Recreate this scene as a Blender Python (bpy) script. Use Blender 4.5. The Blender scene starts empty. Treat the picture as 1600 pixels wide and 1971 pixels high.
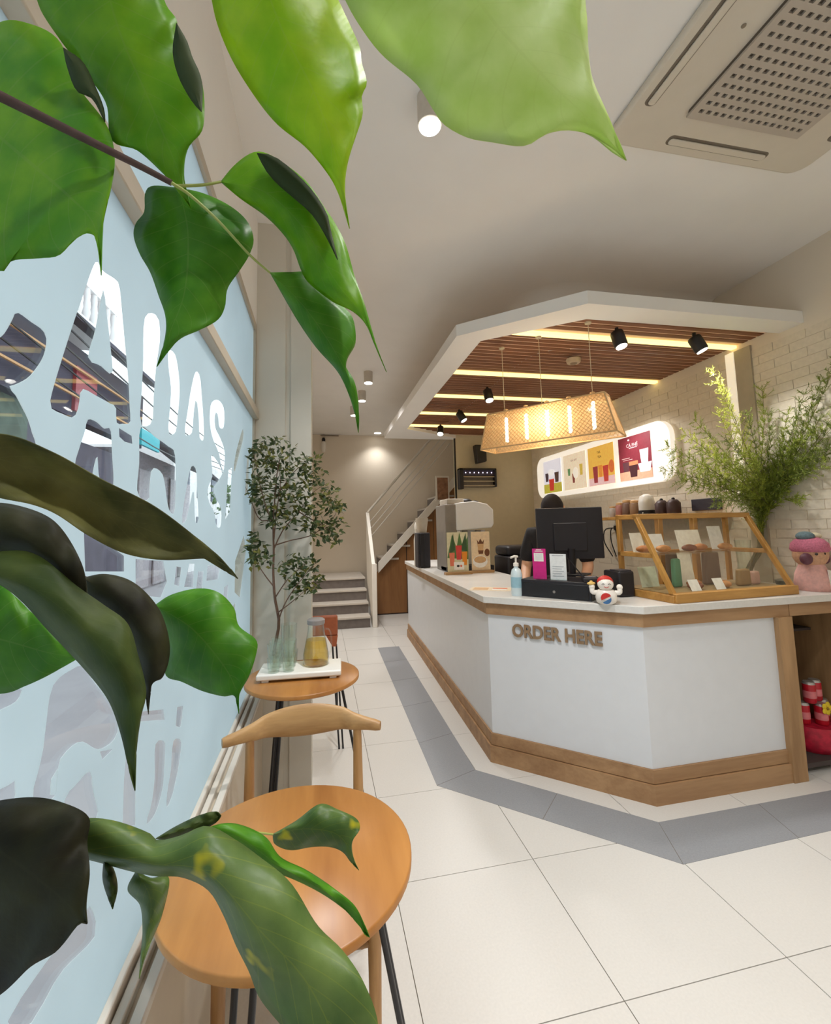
import bpy, bmesh, math, random
from mathutils import Vector, Matrix
random.seed(7)
scene = bpy.context.scene
COL = scene.collection
PI = math.pi

# ------------------------------------------------------------------ camera
F_PX, CX, CY, CAM_H = 843.5, 789.4, 935.2, 1.42
YAW, PITCH, ROLL = .2019, .0959, -.0222
_fw = Vector((math.sin(YAW)*math.cos(PITCH), math.cos(YAW)*math.cos(PITCH), math.sin(PITCH)))
_r0 = Vector((math.cos(YAW), -math.sin(YAW), 0))
_u0 = _r0.cross(_fw)
_rt = _r0*math.cos(ROLL) + _u0*math.sin(ROLL)
_up = -_r0*math.sin(ROLL) + _u0*math.cos(ROLL)
cam = bpy.data.cameras.new('camera')
cam.sensor_fit = 'HORIZONTAL'; cam.sensor_width = 36
cam.lens = F_PX*36/1600
cam.shift_x = (800-CX)/1600; cam.shift_y = (CY-985.5)/1600
cam.clip_start = .02; cam.clip_end = 200
camo = bpy.data.objects.new('camera', cam); COL.objects.link(camo)
m = Matrix((_rt, _up, -_fw)).transposed().to_4x4(); m.translation = (0, 0, CAM_H)
camo.matrix_world = m
scene.camera = camo

def ray(x, y):
    return (_rt*((x-CX)/F_PX) - _up*((y-CY)/F_PX) + _fw)
def at(x, y, X=None, Y=None, Z=None, D=None):
    """point on the sight line of a photo measurement, on a plane X/Y/Z or at distance D"""
    r = ray(x, y); o = Vector((0, 0, CAM_H))
    if Z is not None: s = (Z-o.z)/r.z
    elif Y is not None: s = (Y-o.y)/r.y
    elif X is not None: s = (X-o.x)/r.x
    else: s = D
    return o + r*s

# ------------------------------------------------------------------ world, exposure
w = bpy.data.worlds.new('overcast'); scene.world = w; w.use_nodes = True
bg = w.node_tree.nodes['Background']
bg.inputs[0].default_value = (.86, .93, 1, 1); bg.inputs[1].default_value = 1.4
scene.view_settings.view_transform = 'Standard'
scene.view_settings.look = 'None'
scene.view_settings.gamma = 1
scene.view_settings.use_curve_mapping = False
scene.view_settings.exposure = 0.88
scene.cycles.transparent_max_bounces = 40
scene.cycles.diffuse_bounces = 6
scene.cycles.sample_clamp_indirect = 6

# ------------------------------------------------------------------ materials
def lin(c):
    return tuple(((v/255)/12.92 if v/255 <= .04045 else ((v/255+.055)/1.055)**2.4) for v in c) + (1,)
MATS = {}
def nmat(name):
    m = bpy.data.materials.new(name); m.use_nodes = True
    nt = m.node_tree; b = nt.nodes['Principled BSDF']
    MATS[name] = m
    return m, nt, b
def pm(name, col, rough=.5, metal=0, var=.06, scale=14, bump=0, spec=.5, stretch=(1,1,1), emit=None):
    """procedural material: colour with noise variation, optional fine relief"""
    if name in MATS: return MATS[name]
    m, nt, b = nmat(name)
    tc = nt.nodes.new('ShaderNodeTexCoord'); mp = nt.nodes.new('ShaderNodeMapping')
    mp.inputs['Scale'].default_value = stretch
    nz = nt.nodes.new('ShaderNodeTexNoise'); nz.inputs['Scale'].default_value = scale; nz.inputs['Detail'].default_value = 5
    cr = nt.nodes.new('ShaderNodeValToRGB')
    c = lin(col)
    cr.color_ramp.elements[0].position = .3; cr.color_ramp.elements[1].position = .7
    cr.color_ramp.elements[0].color = tuple(v*(1-var) for v in c[:3])+(1,)
    cr.color_ramp.elements[1].color = tuple(min(1, v*(1+var)) for v in c[:3])+(1,)
    L = nt.links.new
    L(tc.outputs['Object'], mp.inputs[0]); L(mp.outputs[0], nz.inputs['Vector']); L(nz.outputs[0], cr.inputs[0])
    L(cr.outputs[0], b.inputs['Base Color'])
    b.inputs['Roughness'].default_value = rough; b.inputs['Metallic'].default_value = metal
    b.inputs['Specular IOR Level'].default_value = spec
    if bump:
        bp = nt.nodes.new('ShaderNodeBump'); bp.inputs['Strength'].default_value = bump; bp.inputs['Distance'].default_value = .01
        L(nz.outputs[0], bp.inputs['Height']); L(bp.outputs[0], b.inputs['Normal'])
    if emit:
        L(cr.outputs[0], b.inputs['Emission Color']); b.inputs['Emission Strength'].default_value = emit
    return m
def wood(name, c1, c2, axis='X', scale=9, rough=.45, bump=.05):
    if name in MATS: return MATS[name]
    m, nt, b = nmat(name); L = nt.links.new
    tc = nt.nodes.new('ShaderNodeTexCoord'); mp = nt.nodes.new('ShaderNodeMapping')
    s = {'X': (.12, 1, 1), 'Y': (1, .12, 1), 'Z': (1, 1, .12)}[axis]
    mp.inputs['Scale'].default_value = s
    nz = nt.nodes.new('ShaderNodeTexNoise'); nz.inputs['Scale'].default_value = scale; nz.inputs['Detail'].default_value = 8
    nz.inputs['Distortion'].default_value = .6
    n2 = nt.nodes.new('ShaderNodeTexNoise'); n2.inputs['Scale'].default_value = scale*7; n2.inputs['Detail'].default_value = 4
    mx = nt.nodes.new('ShaderNodeMath'); mx.operation = 'MULTIPLY_ADD'; mx.inputs[1].default_value = .35
    cr = nt.nodes.new('ShaderNodeValToRGB')
    cr.color_ramp.elements[0].position = .45; cr.color_ramp.elements[1].position = .85
    cr.color_ramp.elements[0].color = lin(c1); cr.color_ramp.elements[1].color = lin(c2)
    L(tc.outputs['Object'], mp.inputs[0]); L(mp.outputs[0], nz.inputs['Vector']); L(mp.outputs[0], n2.inputs['Vector'])
    L(n2.outputs[0], mx.inputs[0]); L(nz.outputs[0], mx.inputs[2]); L(mx.outputs[0], cr.inputs[0])
    L(cr.outputs[0], b.inputs['Base Color']); b.inputs['Roughness'].default_value = rough
    bp = nt.nodes.new('ShaderNodeBump'); bp.inputs['Strength'].default_value = bump; bp.inputs['Distance'].default_value = .003
    L(mx.outputs[0], bp.inputs['Height']); L(bp.outputs[0], b.inputs['Normal'])
    return m
def glassy(name, col=(255,255,255), gloss=.08, rough=.02, tint=.97, edge=.4):
    """thin clear sheet: mostly transparent with a mirror sheen"""
    if name in MATS: return MATS[name]
    m, nt, b = nmat(name); L = nt.links.new; nt.nodes.remove(b)
    out = nt.nodes['Material Output']
    t = nt.nodes.new('ShaderNodeBsdfTransparent'); c = lin(col); t.inputs[0].default_value = tuple(v*tint for v in c[:3])+(1,)
    g = nt.nodes.new('ShaderNodeBsdfGlossy'); g.inputs['Roughness'].default_value = rough
    fr = nt.nodes.new('ShaderNodeLayerWeight'); fr.inputs[0].default_value = .5
    po = nt.nodes.new('ShaderNodeMath'); po.operation = 'POWER'; po.inputs[1].default_value = 4; L(fr.outputs['Facing'], po.inputs[0])
    ad = nt.nodes.new('ShaderNodeMath'); ad.operation = 'MULTIPLY_ADD'; ad.inputs[1].default_value = edge; ad.inputs[2].default_value = gloss; ad.use_clamp = True
    mx = nt.nodes.new('ShaderNodeMixShader')
    L(po.outputs[0], ad.inputs[0]); L(ad.outputs[0], mx.inputs[0]); L(t.outputs[0], mx.inputs[1]); L(g.outputs[0], mx.inputs[2])
    L(mx.outputs[0], out.inputs[0])
    return m
def emis(name, col, strength):
    if name in MATS: return MATS[name]
    m, nt, b = nmat(name)
    b.inputs['Base Color'].default_value = lin(col)
    b.inputs['Emission Color'].default_value = lin(col); b.inputs['Emission Strength'].default_value = strength
    return m
def transl(name, col, fac=.5, rough=.6, var=.05, scale=8):
    """diffuse sheet that lets light through"""
    if name in MATS: return MATS[name]
    m = pm(name, col, rough, var=var, scale=scale, spec=.2); nt = m.node_tree; L = nt.links.new
    b = nt.nodes['Principled BSDF']; out = nt.nodes['Material Output']
    tr = nt.nodes.new('ShaderNodeBsdfTranslucent'); mx = nt.nodes.new('ShaderNodeMixShader'); mx.inputs[0].default_value = fac
    src = b.inputs['Base Color'].links[0].from_socket
    L(src, tr.inputs[0]); L(b.outputs[0], mx.inputs[1]); L(tr.outputs[0], mx.inputs[2]); L(mx.outputs[0], out.inputs[0])
    return m
def leafmat(name, c1, c2, under, fac=.45, vein=(190,205,120), spots=None, rough=.42, spec=.4):
    """two-sided leaf: upper face, duller underside, veins from the leaf's own UV, light passes through"""
    m, nt, b = nmat(name); L = nt.links.new; N = nt.nodes.new; out = nt.nodes['Material Output']
    tc = N('ShaderNodeTexCoord'); nz = N('ShaderNodeTexNoise'); nz.inputs['Scale'].default_value = 26; nz.inputs['Detail'].default_value = 6
    cr = N('ShaderNodeValToRGB'); cr.color_ramp.elements[0].position = .35; cr.color_ramp.elements[1].position = .68
    cr.color_ramp.elements[0].color = lin(c1); cr.color_ramp.elements[1].color = lin(c2)
    L(tc.outputs['Object'], nz.inputs['Vector']); L(nz.outputs[0], cr.inputs[0])
    col = cr.outputs[0]
    if spots:
        n2 = N('ShaderNodeTexNoise'); n2.inputs['Scale'].default_value = 34; L(tc.outputs['Object'], n2.inputs['Vector'])
        c2r = N('ShaderNodeValToRGB'); c2r.color_ramp.elements[0].position = .66; c2r.color_ramp.elements[1].position = .74
        L(n2.outputs[0], c2r.inputs[0])
        mxs = N('ShaderNodeMix'); mxs.data_type = 'RGBA'; L(c2r.outputs[0], mxs.inputs[0]); L(col, mxs.inputs[6]); mxs.inputs[7].default_value = lin(spots)
        col = mxs.outputs[2]
    # veins: |v| small = midrib ; sin(u*k - |v|*s) = side veins
    sp = N('ShaderNodeSeparateXYZ'); L(tc.outputs['UV'], sp.inputs[0])
    av = N('ShaderNodeMath'); av.operation = 'SUBTRACT'; L(sp.outputs[1], av.inputs[0]); av.inputs[1].default_value = .5
    ab = N('ShaderNodeMath'); ab.operation = 'ABSOLUTE'; L(av.outputs[0], ab.inputs[0])
    mu = N('ShaderNodeMath'); mu.operation = 'MULTIPLY_ADD'; L(ab.outputs[0], mu.inputs[0]); mu.inputs[1].default_value = -.45; L(sp.outputs[0], mu.inputs[2])
    fr = N('ShaderNodeMath'); fr.operation = 'PINGPONG'; L(mu.outputs[0], fr.inputs[0]); fr.inputs[1].default_value = .045
    lt = N('ShaderNodeMath'); lt.operation = 'LESS_THAN'; L(fr.outputs[0], lt.inputs[0]); lt.inputs[1].default_value = .0025
    l2 = N('ShaderNodeMath'); l2.operation = 'LESS_THAN'; L(ab.outputs[0], l2.inputs[0]); l2.inputs[1].default_value = .008
    mxv = N('ShaderNodeMath'); mxv.operation = 'MAXIMUM'; L(lt.outputs[0], mxv.inputs[0]); L(l2.outputs[0], mxv.inputs[1])
    vf = N('ShaderNodeMath'); vf.operation = 'MULTIPLY'; L(mxv.outputs[0], vf.inputs[0]); vf.inputs[1].default_value = .10
    mv = N('ShaderNodeMix'); mv.data_type = 'RGBA'; L(vf.outputs[0], mv.inputs[0]); L(col, mv.inputs[6]); mv.inputs[7].default_value = lin(vein)
    ge = N('ShaderNodeNewGeometry')
    mb = N('ShaderNodeMix'); mb.data_type = 'RGBA'; L(ge.outputs['Backfacing'], mb.inputs[0]); L(mv.outputs[2], mb.inputs[6]); mb.inputs[7].default_value = lin(under)
    L(mb.outputs[2], b.inputs['Base Color']); b.inputs['Roughness'].default_value = rough; b.inputs['Specular IOR Level'].default_value = spec
    bp = N('ShaderNodeBump'); bp.inputs['Strength'].default_value = .35; bp.inputs['Distance'].default_value = .004
    hs = N('ShaderNodeMath'); hs.operation = 'ADD'; L(nz.outputs[0], hs.inputs[0]); L(mxv.outputs[0], hs.inputs[1]); L(nz.outputs[0], bp.inputs['Height']); L(bp.outputs[0], b.inputs['Normal'])
    tr = N('ShaderNodeBsdfTranslucent'); L(mb.outputs[2], tr.inputs[0])
    mx = N('ShaderNodeMixShader'); mx.inputs[0].default_value = fac
    L(b.outputs[0], mx.inputs[1]); L(tr.outputs[0], mx.inputs[2]); L(mx.outputs[0], out.inputs[0])
    return m

# ------------------------------------------------------------------ mesh helpers
def spl(pts, n, closed=False):
    """Catmull-Rom through pts resampled to n points of equal arc length"""
    P = [Vector(p) for p in pts]; k = len(P); out = []
    segs = k if closed else k-1
    for i in range(segs):
        p1 = P[i]; p2 = P[(i+1) % k]
        p0 = P[(i-1) % k] if (closed or i > 0) else p1*2-p2
        p3 = P[(i+2) % k] if (closed or i+2 < k) else p2*2-p1
        for j in range(10):
            t = j/10
            out.append(.5*((2*p1)+(p2-p0)*t+(2*p0-5*p1+4*p2-p3)*t*t+(3*p1-p0-3*p2+p3)*t**3))
    out.append(P[0].copy() if closed else P[-1].copy())
    d = [0]
    for a, b in zip(out, out[1:]): d.append(d[-1]+(b-a).length)
    res = []; j = 0; cnt = n if not closed else n+1
    for i in range(cnt):
        s = d[-1]*i/(cnt-1)
        while j < len(d)-2 and d[j+1] < s: j += 1
        f = (s-d[j])/max(1e-9, d[j+1]-d[j]); res.append(out[j].lerp(out[j+1], max(0, min(1, f))))
    return res[:n]

class MB:
    def __init__(s): s.v = []; s.f = []; s.uv = None
    def add(s, V, F):
        o = len(s.v); s.v += [Vector(p) for p in V]; s.f += [tuple(i+o for i in f) for f in F]; return s
    def box(s, x0, x1, y0, y1, z0, z1, M=None):
        V = [Vector((x, y, z)) for z in (z0, z1) for x, y in ((x0, y0), (x1, y0), (x1, y1), (x0, y1))]
        if M is not None: V = [M @ p for p in V]
        return s.add(V, [(3,2,1,0), (4,5,6,7), (0,1,5,4), (1,2,6,5), (2,3,7,6), (3,0,4,7)])
    def cbox(s, c, sx, sy, sz, rz=0):
        M = Matrix.Translation(c) @ Matrix.Rotation(rz, 4, 'Z')
        return s.box(-sx/2, sx/2, -sy/2, sy/2, -sz/2, sz/2, M)
    def prism(s, poly, z0, z1):
        n = len(poly)
        a = sum(poly[i][0]*poly[(i+1) % n][1]-poly[(i+1) % n][0]*poly[i][1] for i in range(n))
        if a < 0: poly = poly[::-1]
        V = [(p[0], p[1], z0) for p in poly]+[(p[0], p[1], z1) for p in poly]
        return s.add(V, [tuple(range(n-1, -1, -1)), tuple(range(n, 2*n))]+[(i, (i+1) % n, n+(i+1) % n, n+i) for i in range(n)])
    def plate(s, pts, off):
        """polygon given in 3D, thickened by vector off"""
        n = len(pts); pts = [Vector(p) for p in pts]; off = Vector(off)
        nm = Vector()
        for i in range(n): nm += pts[i].cross(pts[(i+1) % n])
        if nm.dot(off) < 0: pts = pts[::-1]
        V = pts+[p+off for p in pts]
        return s.add(V, [tuple(range(n-1, -1, -1)), tuple(range(n, 2*n))]+[(i, (i+1) % n, n+(i+1) % n, n+i) for i in range(n)])
    def tube(s, pts, r, n=8, cap=True):
        P = [Vector(p) for p in pts]; R = r if isinstance(r, (list, tuple)) else [r]*len(P)
        V = []; F = []; ref = None
        for i, p in enumerate(P):
            t = (P[min(i+1, len(P)-1)]-P[max(i-1, 0)])
            if t.length < 1e-9: t = Vector((0,0,1))
            t.normalize()
            if ref is None: ref = Vector((0,0,1)) if abs(t.z) < .9 else Vector((1,0,0))
            a = ref-t*ref.dot(t); a.normalize(); b = t.cross(a); ref = a
            for k in range(n):
                an = 2*PI*k/n; V.append(p+(a*math.cos(an)+b*math.sin(an))*R[i])
        for i in range(len(P)-1):
            for k in range(n):
                F.append((i*n+k, i*n+(k+1) % n, (i+1)*n+(k+1) % n, (i+1)*n+k))
        if cap: F += [tuple(range(n-1, -1, -1)), tuple(range((len(P)-1)*n, len(P)*n))]
        return s.add(V, F)
    def lathe(s, prof, n=24, c=(0,0,0), ax=None, sy=1):
        """prof: (r,z) from bottom to top; ax: direction of the axis"""
        c = Vector(c); V = []; F = []
        Q = Vector((0,0,1)).rotation_difference(Vector(ax)).to_matrix() if ax is not None else Matrix.Identity(3)
        for r, z in prof:
            for k in range(n):
                an = 2*PI*k/n; V.append(c+Q @ Vector((r*math.cos(an), sy*r*math.sin(an), z)))
        m_ = len(prof)
        for i in range(m_-1):
            for k in range(n): F.append((i*n+k, i*n+(k+1) % n, (i+1)*n+(k+1) % n, (i+1)*n+k))
        F += [tuple(range(n-1, -1, -1)), tuple(range((m_-1)*n, m_*n))]
        return s.add(V, F)
    def ball(s, c, rx, ry=None, rz=None, n=16, m_=10, M=None):
        ry = ry or rx; rz = rz or rx; V = []; F = []
        for i in range(1, m_):
            th = PI*i/m_
            for k in range(n):
                an = 2*PI*k/n; V.append(Vector((rx*math.sin(th)*math.cos(an), ry*math.sin(th)*math.sin(an), -rz*math.cos(th))))
        b = len(V); V += [Vector((0,0,-rz)), Vector((0,0,rz))]
        for i in range(m_-2):
            for k in range(n): F.append((i*n+k, i*n+(k+1) % n, (i+1)*n+(k+1) % n, (i+1)*n+k))
        for k in range(n):
            F.append((b, (k+1) % n, k)); F.append((b+1, (m_-2)*n+k, (m_-2)*n+(k+1) % n))
        if M is not None: V = [M @ p for p in V]
        c = Vector(c)
        return s.add([p+c for p in V], F)
    def build(s, name, mat, parent=None, smooth=False, bevel=0, seg=2, world=True, solid=0, subs=0):
        me = bpy.data.meshes.new(name)
        off = Vector()
        if parent is not None and world:
            p = parent
            while p is not None: off += p.location; p = p.parent
        me.from_pydata([tuple(p-off) for p in s.v], [], s.f); me.update()
        if s.uv:
            ul = me.uv_layers.new(name='UVMap')
            for li, l in enumerate(me.loops): ul.data[li].uv = s.uv[l.vertex_index]
        me.materials.append(mat)
        ob = bpy.data.objects.new(name, me); COL.objects.link(ob)
        if parent is not None: ob.parent = parent
        if smooth:
            for p in me.polygons: p.use_smooth = True
        if bevel:
            b = ob.modifiers.new('bevel', 'BEVEL'); b.width = bevel; b.segments = seg; b.limit_method = 'ANGLE'; b.angle_limit = .6
            b.harden_normals = False
            for p in me.polygons: p.use_smooth = True
            try:
                me.set_sharp_from_angle(angle=.7)
            except Exception: pass
        elif smooth:
            try: me.set_sharp_from_angle(angle=.9)
            except Exception: pass
        if solid:
            so = ob.modifiers.new('solid', 'SOLIDIFY'); so.thickness = solid; so.offset = 0
        if subs:
            sb = ob.modifiers.new('sub', 'SUBSURF'); sb.levels = subs; sb.render_levels = subs
        return ob

def tag(o, label=None, cat=None, group=None, kind=None):
    if label: o['label'] = label
    if cat: o['category'] = cat
    if group: o['group'] = group
    if kind: o['kind'] = kind
    return o
def thing(name, loc, label, cat, group=None, kind=None, rz=0):
    o = bpy.data.objects.new(name, None); COL.objects.link(o); o.location = loc; o.rotation_euler = (0,0,rz)
    o.empty_display_size = .05
    return tag(o, label, cat, group, kind)
def copy_tree(o, parent=None):
    c = o.copy(); COL.objects.link(c); c.parent = parent
    for ch in list(o.children): copy_tree(ch, c)
    return c
def text_mesh(s, size, extrude, align='CENTER', bold=0):
    cu = bpy.data.curves.new('txt', 'FONT'); cu.body = s; cu.size = size; cu.extrude = extrude; cu.align_x = align; cu.align_y = 'CENTER'
    cu.offset = bold; cu.resolution_u = 3
    ob = bpy.data.objects.new('txt', cu); COL.objects.link(ob)
    dg = bpy.context.evaluated_depsgraph_get()
    me = bpy.data.meshes.new_from_object(ob.evaluated_get(dg))
    bpy.data.objects.remove(ob); bpy.data.curves.remove(cu)
    return me
def islands(me):
    bm = bmesh.new(); bm.from_mesh(me); bmesh.ops.remove_doubles(bm, verts=bm.verts, dist=1e-6)
    bm.verts.ensure_lookup_table(); seen = set(); out = []
    for v in bm.verts:
        if v.index in seen: continue
        st = [v]; isl = []
        seen.add(v.index)
        while st:
            a = st.pop(); isl.append(a)
            for e in a.link_edges:
                b = e.other_vert(a)
                if b.index not in seen: seen.add(b.index); st.append(b)
        idx = {a.index: i for i, a in enumerate(isl)}
        fs = {f for a in isl for f in a.link_faces}
        out.append(([a.co.copy() for a in isl], [tuple(idx[x.index] for x in f.verts) for f in fs]))
    bm.free(); return out

# plain materials
WHITE = pm('white_paint', (236,231,222), .6, var=.02)
CEIL = pm('ceiling_paint', (240,238,235), .75, var=.015, scale=4)
WALLP = pm('wall_paint', (228,217,200), .7, var=.02, scale=3)
GREYW = pm('pillar_paint', (214,209,198), .65, var=.04, scale=3)
ALU = pm('white_aluminium', (214,208,198), .35, var=.03)
BEIGEM = pm('beige_frame', (190,180,164), .45, var=.03)
BLACK = pm('black_metal', (22,20,24), .4, var=.1)
BLACKP = pm('black_plastic', (30,27,33), .45, var=.1)
DARK = pm('dark_plastic', (45,42,48), .5, var=.1)
OAK = wood('oak', (146,106,64), (190,150,100), 'X', 14)
OAKZ = wood('oak_upright', (150,106,60), (190,148,96), 'Z', 14)
WALNUT = wood('warm_table_wood', (148,94,42), (186,130,68), 'Y', 6, .36)
CWOOD = wood('counter_wood', (142,106,72), (172,136,98), 'X', 10, .55)
CWOODZ = wood('counter_wood_upright', (146,112,76), (176,140,100), 'Z', 10, .55)
CABW = wood('cabinet_pine', (162,114,52), (196,148,78), 'X', 12, .5)
CABZ = wood('cabinet_pine_upright', (162,114,50), (196,148,76), 'Z', 12, .5)
DOORW = wood('door_wood', (128,86,48), (156,110,66), 'Z', 5, .5)
SLAT = wood('slat_wood', (112,70,46), (142,94,64), 'X', 10, .6)
STONE = pm('white_stone', (216,214,210), .3, var=.04, scale=60)
TILE = pm('floor_tile', (208,205,200), .34, var=.03, scale=120)
GTILE = pm('grey_tile', (140,142,146), .45, var=.07, scale=150)
GROUT = pm('grout', (120,112,102), .9)
GLASS = glassy('window_glass', (245,250,250), .03)
CLEAR = glassy('clear_glass', (252,255,253), .06, .08, .99, .9)

# ================================================================== STRUCTURE
XW, XR, YB, ZC, YBAR = -.36, 3.1, 8.25, 3.2, 6.0
# ---- floor: grout bed, one object per tile, grey border band laid flush
floor = MB().box(-.42, XR+.05, -2.6, YB+.05, -.08, -.004).build('floor', GROUT)
tag(floor, 'pale square tiled floor of the whole room', 'floor', kind='structure')
TX, TY, gx, gy = .6, .58, .285, 1.30
tile_me = {}
xs = [gx+TX*k for k in range(-2, 6)]; ys = [gy+TY*k for k in range(-7, 14)]
for x in xs:
    for y in ys:
        x0, x1 = max(x, -.40), min(x+TX, XR+.04); y0, y1 = max(y, -2.6), min(y+TY, YB)
        if x1-x0 < .03 or y1-y0 < .03: continue
        key = (round(x1-x0, 4), round(y1-y0, 4))
        if key not in tile_me:
            o = MB().box(.0015, key[0]-.0015, .0015, key[1]-.0015, -.008, 0).build('floor_tile', TILE, floor, world=False)
            tile_me[key] = o.data; o.location = (x0, y0, 0)
        else:
            o = bpy.data.objects.new('floor_tile', tile_me[key]); COL.objects.link(o); o.parent = floor; o.location = (x0, y0, 0)
# grey band round the counter
def bandpiece(poly):
    MB().prism(poly, -.006, .0012).build('band_tile', GTILE, floor)
def lerp2(a, b, t): return (a[0]+(b[0]-a[0])*t, a[1]+(b[1]-a[1])*t)
out_ = [(.665, 5.385), (.625, 2.495), (1.476, 1.709), (3.1, 1.745)]
inn_ = [(.92, 5.385), (.882, 2.594), (1.571, 1.956), (3.1, 1.965)]
MB().prism(out_+inn_[::-1], -.006, .0004).build('band_bed', GROUT, floor)
cuts = [[0, .2, .41, .62, .83, 1], [0, .5, 1], [0, .38, .75, 1]]
for s_ in range(3):
    cc = cuts[s_]
    for a, b in zip(cc, cc[1:]):
        e0 = .0015/max(.2, (Vector(out_[s_+1])-Vector(out_[s_])).length)
        bandpiece([lerp2(out_[s_], out_[s_+1], a+e0), lerp2(out_[s_], out_[s_+1], b-e0), lerp2(inn_[s_], inn_[s_+1], b-e0), lerp2(inn_[s_], inn_[s_+1], a+e0)])

def struct(name, mb, mat, label, cat='wall', **k):
    return tag(mb.build(name, mat, **k), label, cat, kind='structure')
struct('ceiling', MB().box(-.9, XR+.1, -2.6, YB+.1, ZC, ZC+.1), CEIL, 'smooth pale ceiling over the seating side', 'ceiling')
wall_r = struct('wall_right', MB().box(XR, XR+.15, -2.6, YB+.1, 0, ZC), WALLP, 'painted brick wall behind the menu board on the right')
struct('wall_back', MB().box(-.9, XR+.1, YB, YB+.15, 0, ZC), WALLP, 'warm beige wall at the far end behind the stairs')
struct('wall_bar', MB().box(1.915, XR, YBAR, YBAR+.12, 0, ZC), pm('bar_wall_paint', (206,194,166), .7, var=.03), 'khaki wall behind the bar carrying the black loudspeaker')
struct('wall_left', MB().box(-.46, -.353, 2.85, YB, 0, ZC), WALLP, 'beige side wall beyond the pillar')
struct('wall_front', MB().box(-.5, XR+.1, -2.7, -2.6, 0, ZC), WHITE, 'white wall closing the near end of the room')
# pillar with a shallow vertical reveal
pil = MB().box(-.353, -.195, 2.5, 2.85, 0, ZC).box(-.195, -.165, 2.512, 2.85, 0, ZC).box(-.165, -.052, 2.5, 2.85, 0, ZC)
struct('wall_pillar', pil, GREYW, 'grey white square pillar standing beside the shop window', 'pillar')

# ---- right wall bricks (painted), nearest 300 single, the rest joined
BRICK = pm('painted_brick', (222,212,194), .75, var=.05, scale=40, bump=.15)
bl, bh = .212, .062
rows = int((2.68-.98)/bh); cells = []
for r in range(rows):
    off = (r % 2)*bl/2
    for c in range(0, 22):
        y0 = 1.75+c*bl+off
        if y0+bl > YBAR: continue
        cells.append((y0, .985+r*bh))
cells.sort(key=lambda c: c[0])
bme = None; rest = MB()
for i, (y, z) in enumerate(cells):
    if i < 290:
        d = random.uniform(-.0012, .0012)
        if bme is None:
            o = MB().box(-.004, 0, .002, bl-.002, .002, bh-.002).build('brick', BRICK, wall_r, world=False, bevel=.002, seg=1); bme = o.data
        else:
            o = bpy.data.objects.new('brick', bme); COL.objects.link(o); o.parent = wall_r
        o.location = (XR+d, y, z)
    else: rest.box(XR-.0035, XR, y+.002, y+bl-.002, z+.002, z+bh-.002)
tag(rest.build('brick_courses', BRICK, wall_r), kind='stuff')

# ---- shop window above a low wall
struct('wall_side', MB().box(-.46, -.353, -2.6, -1.2, 0, ZC), WALLP, 'beige side wall before the shop window')
struct('wall_low', MB().box(-.46, -.3, -1.2, 2.5, 0, .585), pm('low_wall_paint', (196,184,166), .7, var=.03), 'low beige wall under the shop window')
struct('wall_head', MB().box(-.46, -.353, -1.2, 2.5, 2.585, ZC), CEIL, 'pale wall strip above the shop window')
win = thing('window_1', (XW, 1, .585), 'tall frosted shop window with cut-out lettering on the left', 'window', kind='structure')
MB().box(-.385, -.352, -1.2, 2.5, .585, .618).build('sill_track', ALU, win, bevel=.003)
MB().box(-.348, -.33, -1.2, 2.5, .585, .604).build('sill_track', ALU, win, bevel=.003)
MB().box(-.318, -.296, -1.2, 2.5, .585, .604).build('sill_track', ALU, win, bevel=.003)
MB().box(-.39, -.335, -1.2, 2.5, 2.035, 2.083).build('transom', BEIGEM, win, bevel=.003)
MB().box(-.40, -.354, -1.2, 2.5, 2.545, 2.585).build('head_frame', BEIGEM, win)
MB().box(-.40, -.354, -1.2, -1.15, .618, 2.545).build('jamb', BEIGEM, win)
MB().box(-.46, -.3535, 2.47, 2.52, .585, ZC).build('jamb', BEIGEM, win)
MB().box(-.371, -.367, -1.15, 2.5, .618, 2.035).build('pane', GLASS, win)
MB().box(-.371, -.367, -1.15, 2.5, 2.083, 2.545).build('pane', GLASS, win)
FILM = transl('frosted_film', (222,230,232), .8, .5, .03, 3)
MB().box(-.3655, -.365, -1.15, 2.5, 2.083, 2.545).build('frosted_film', FILM, win)
def za(*p): return [(x/3.2, 500+y/3.2) for x, y in p]
def zb(*p): return [(x/3.3333, 1250+y/3.3333) for x, y in p]
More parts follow.
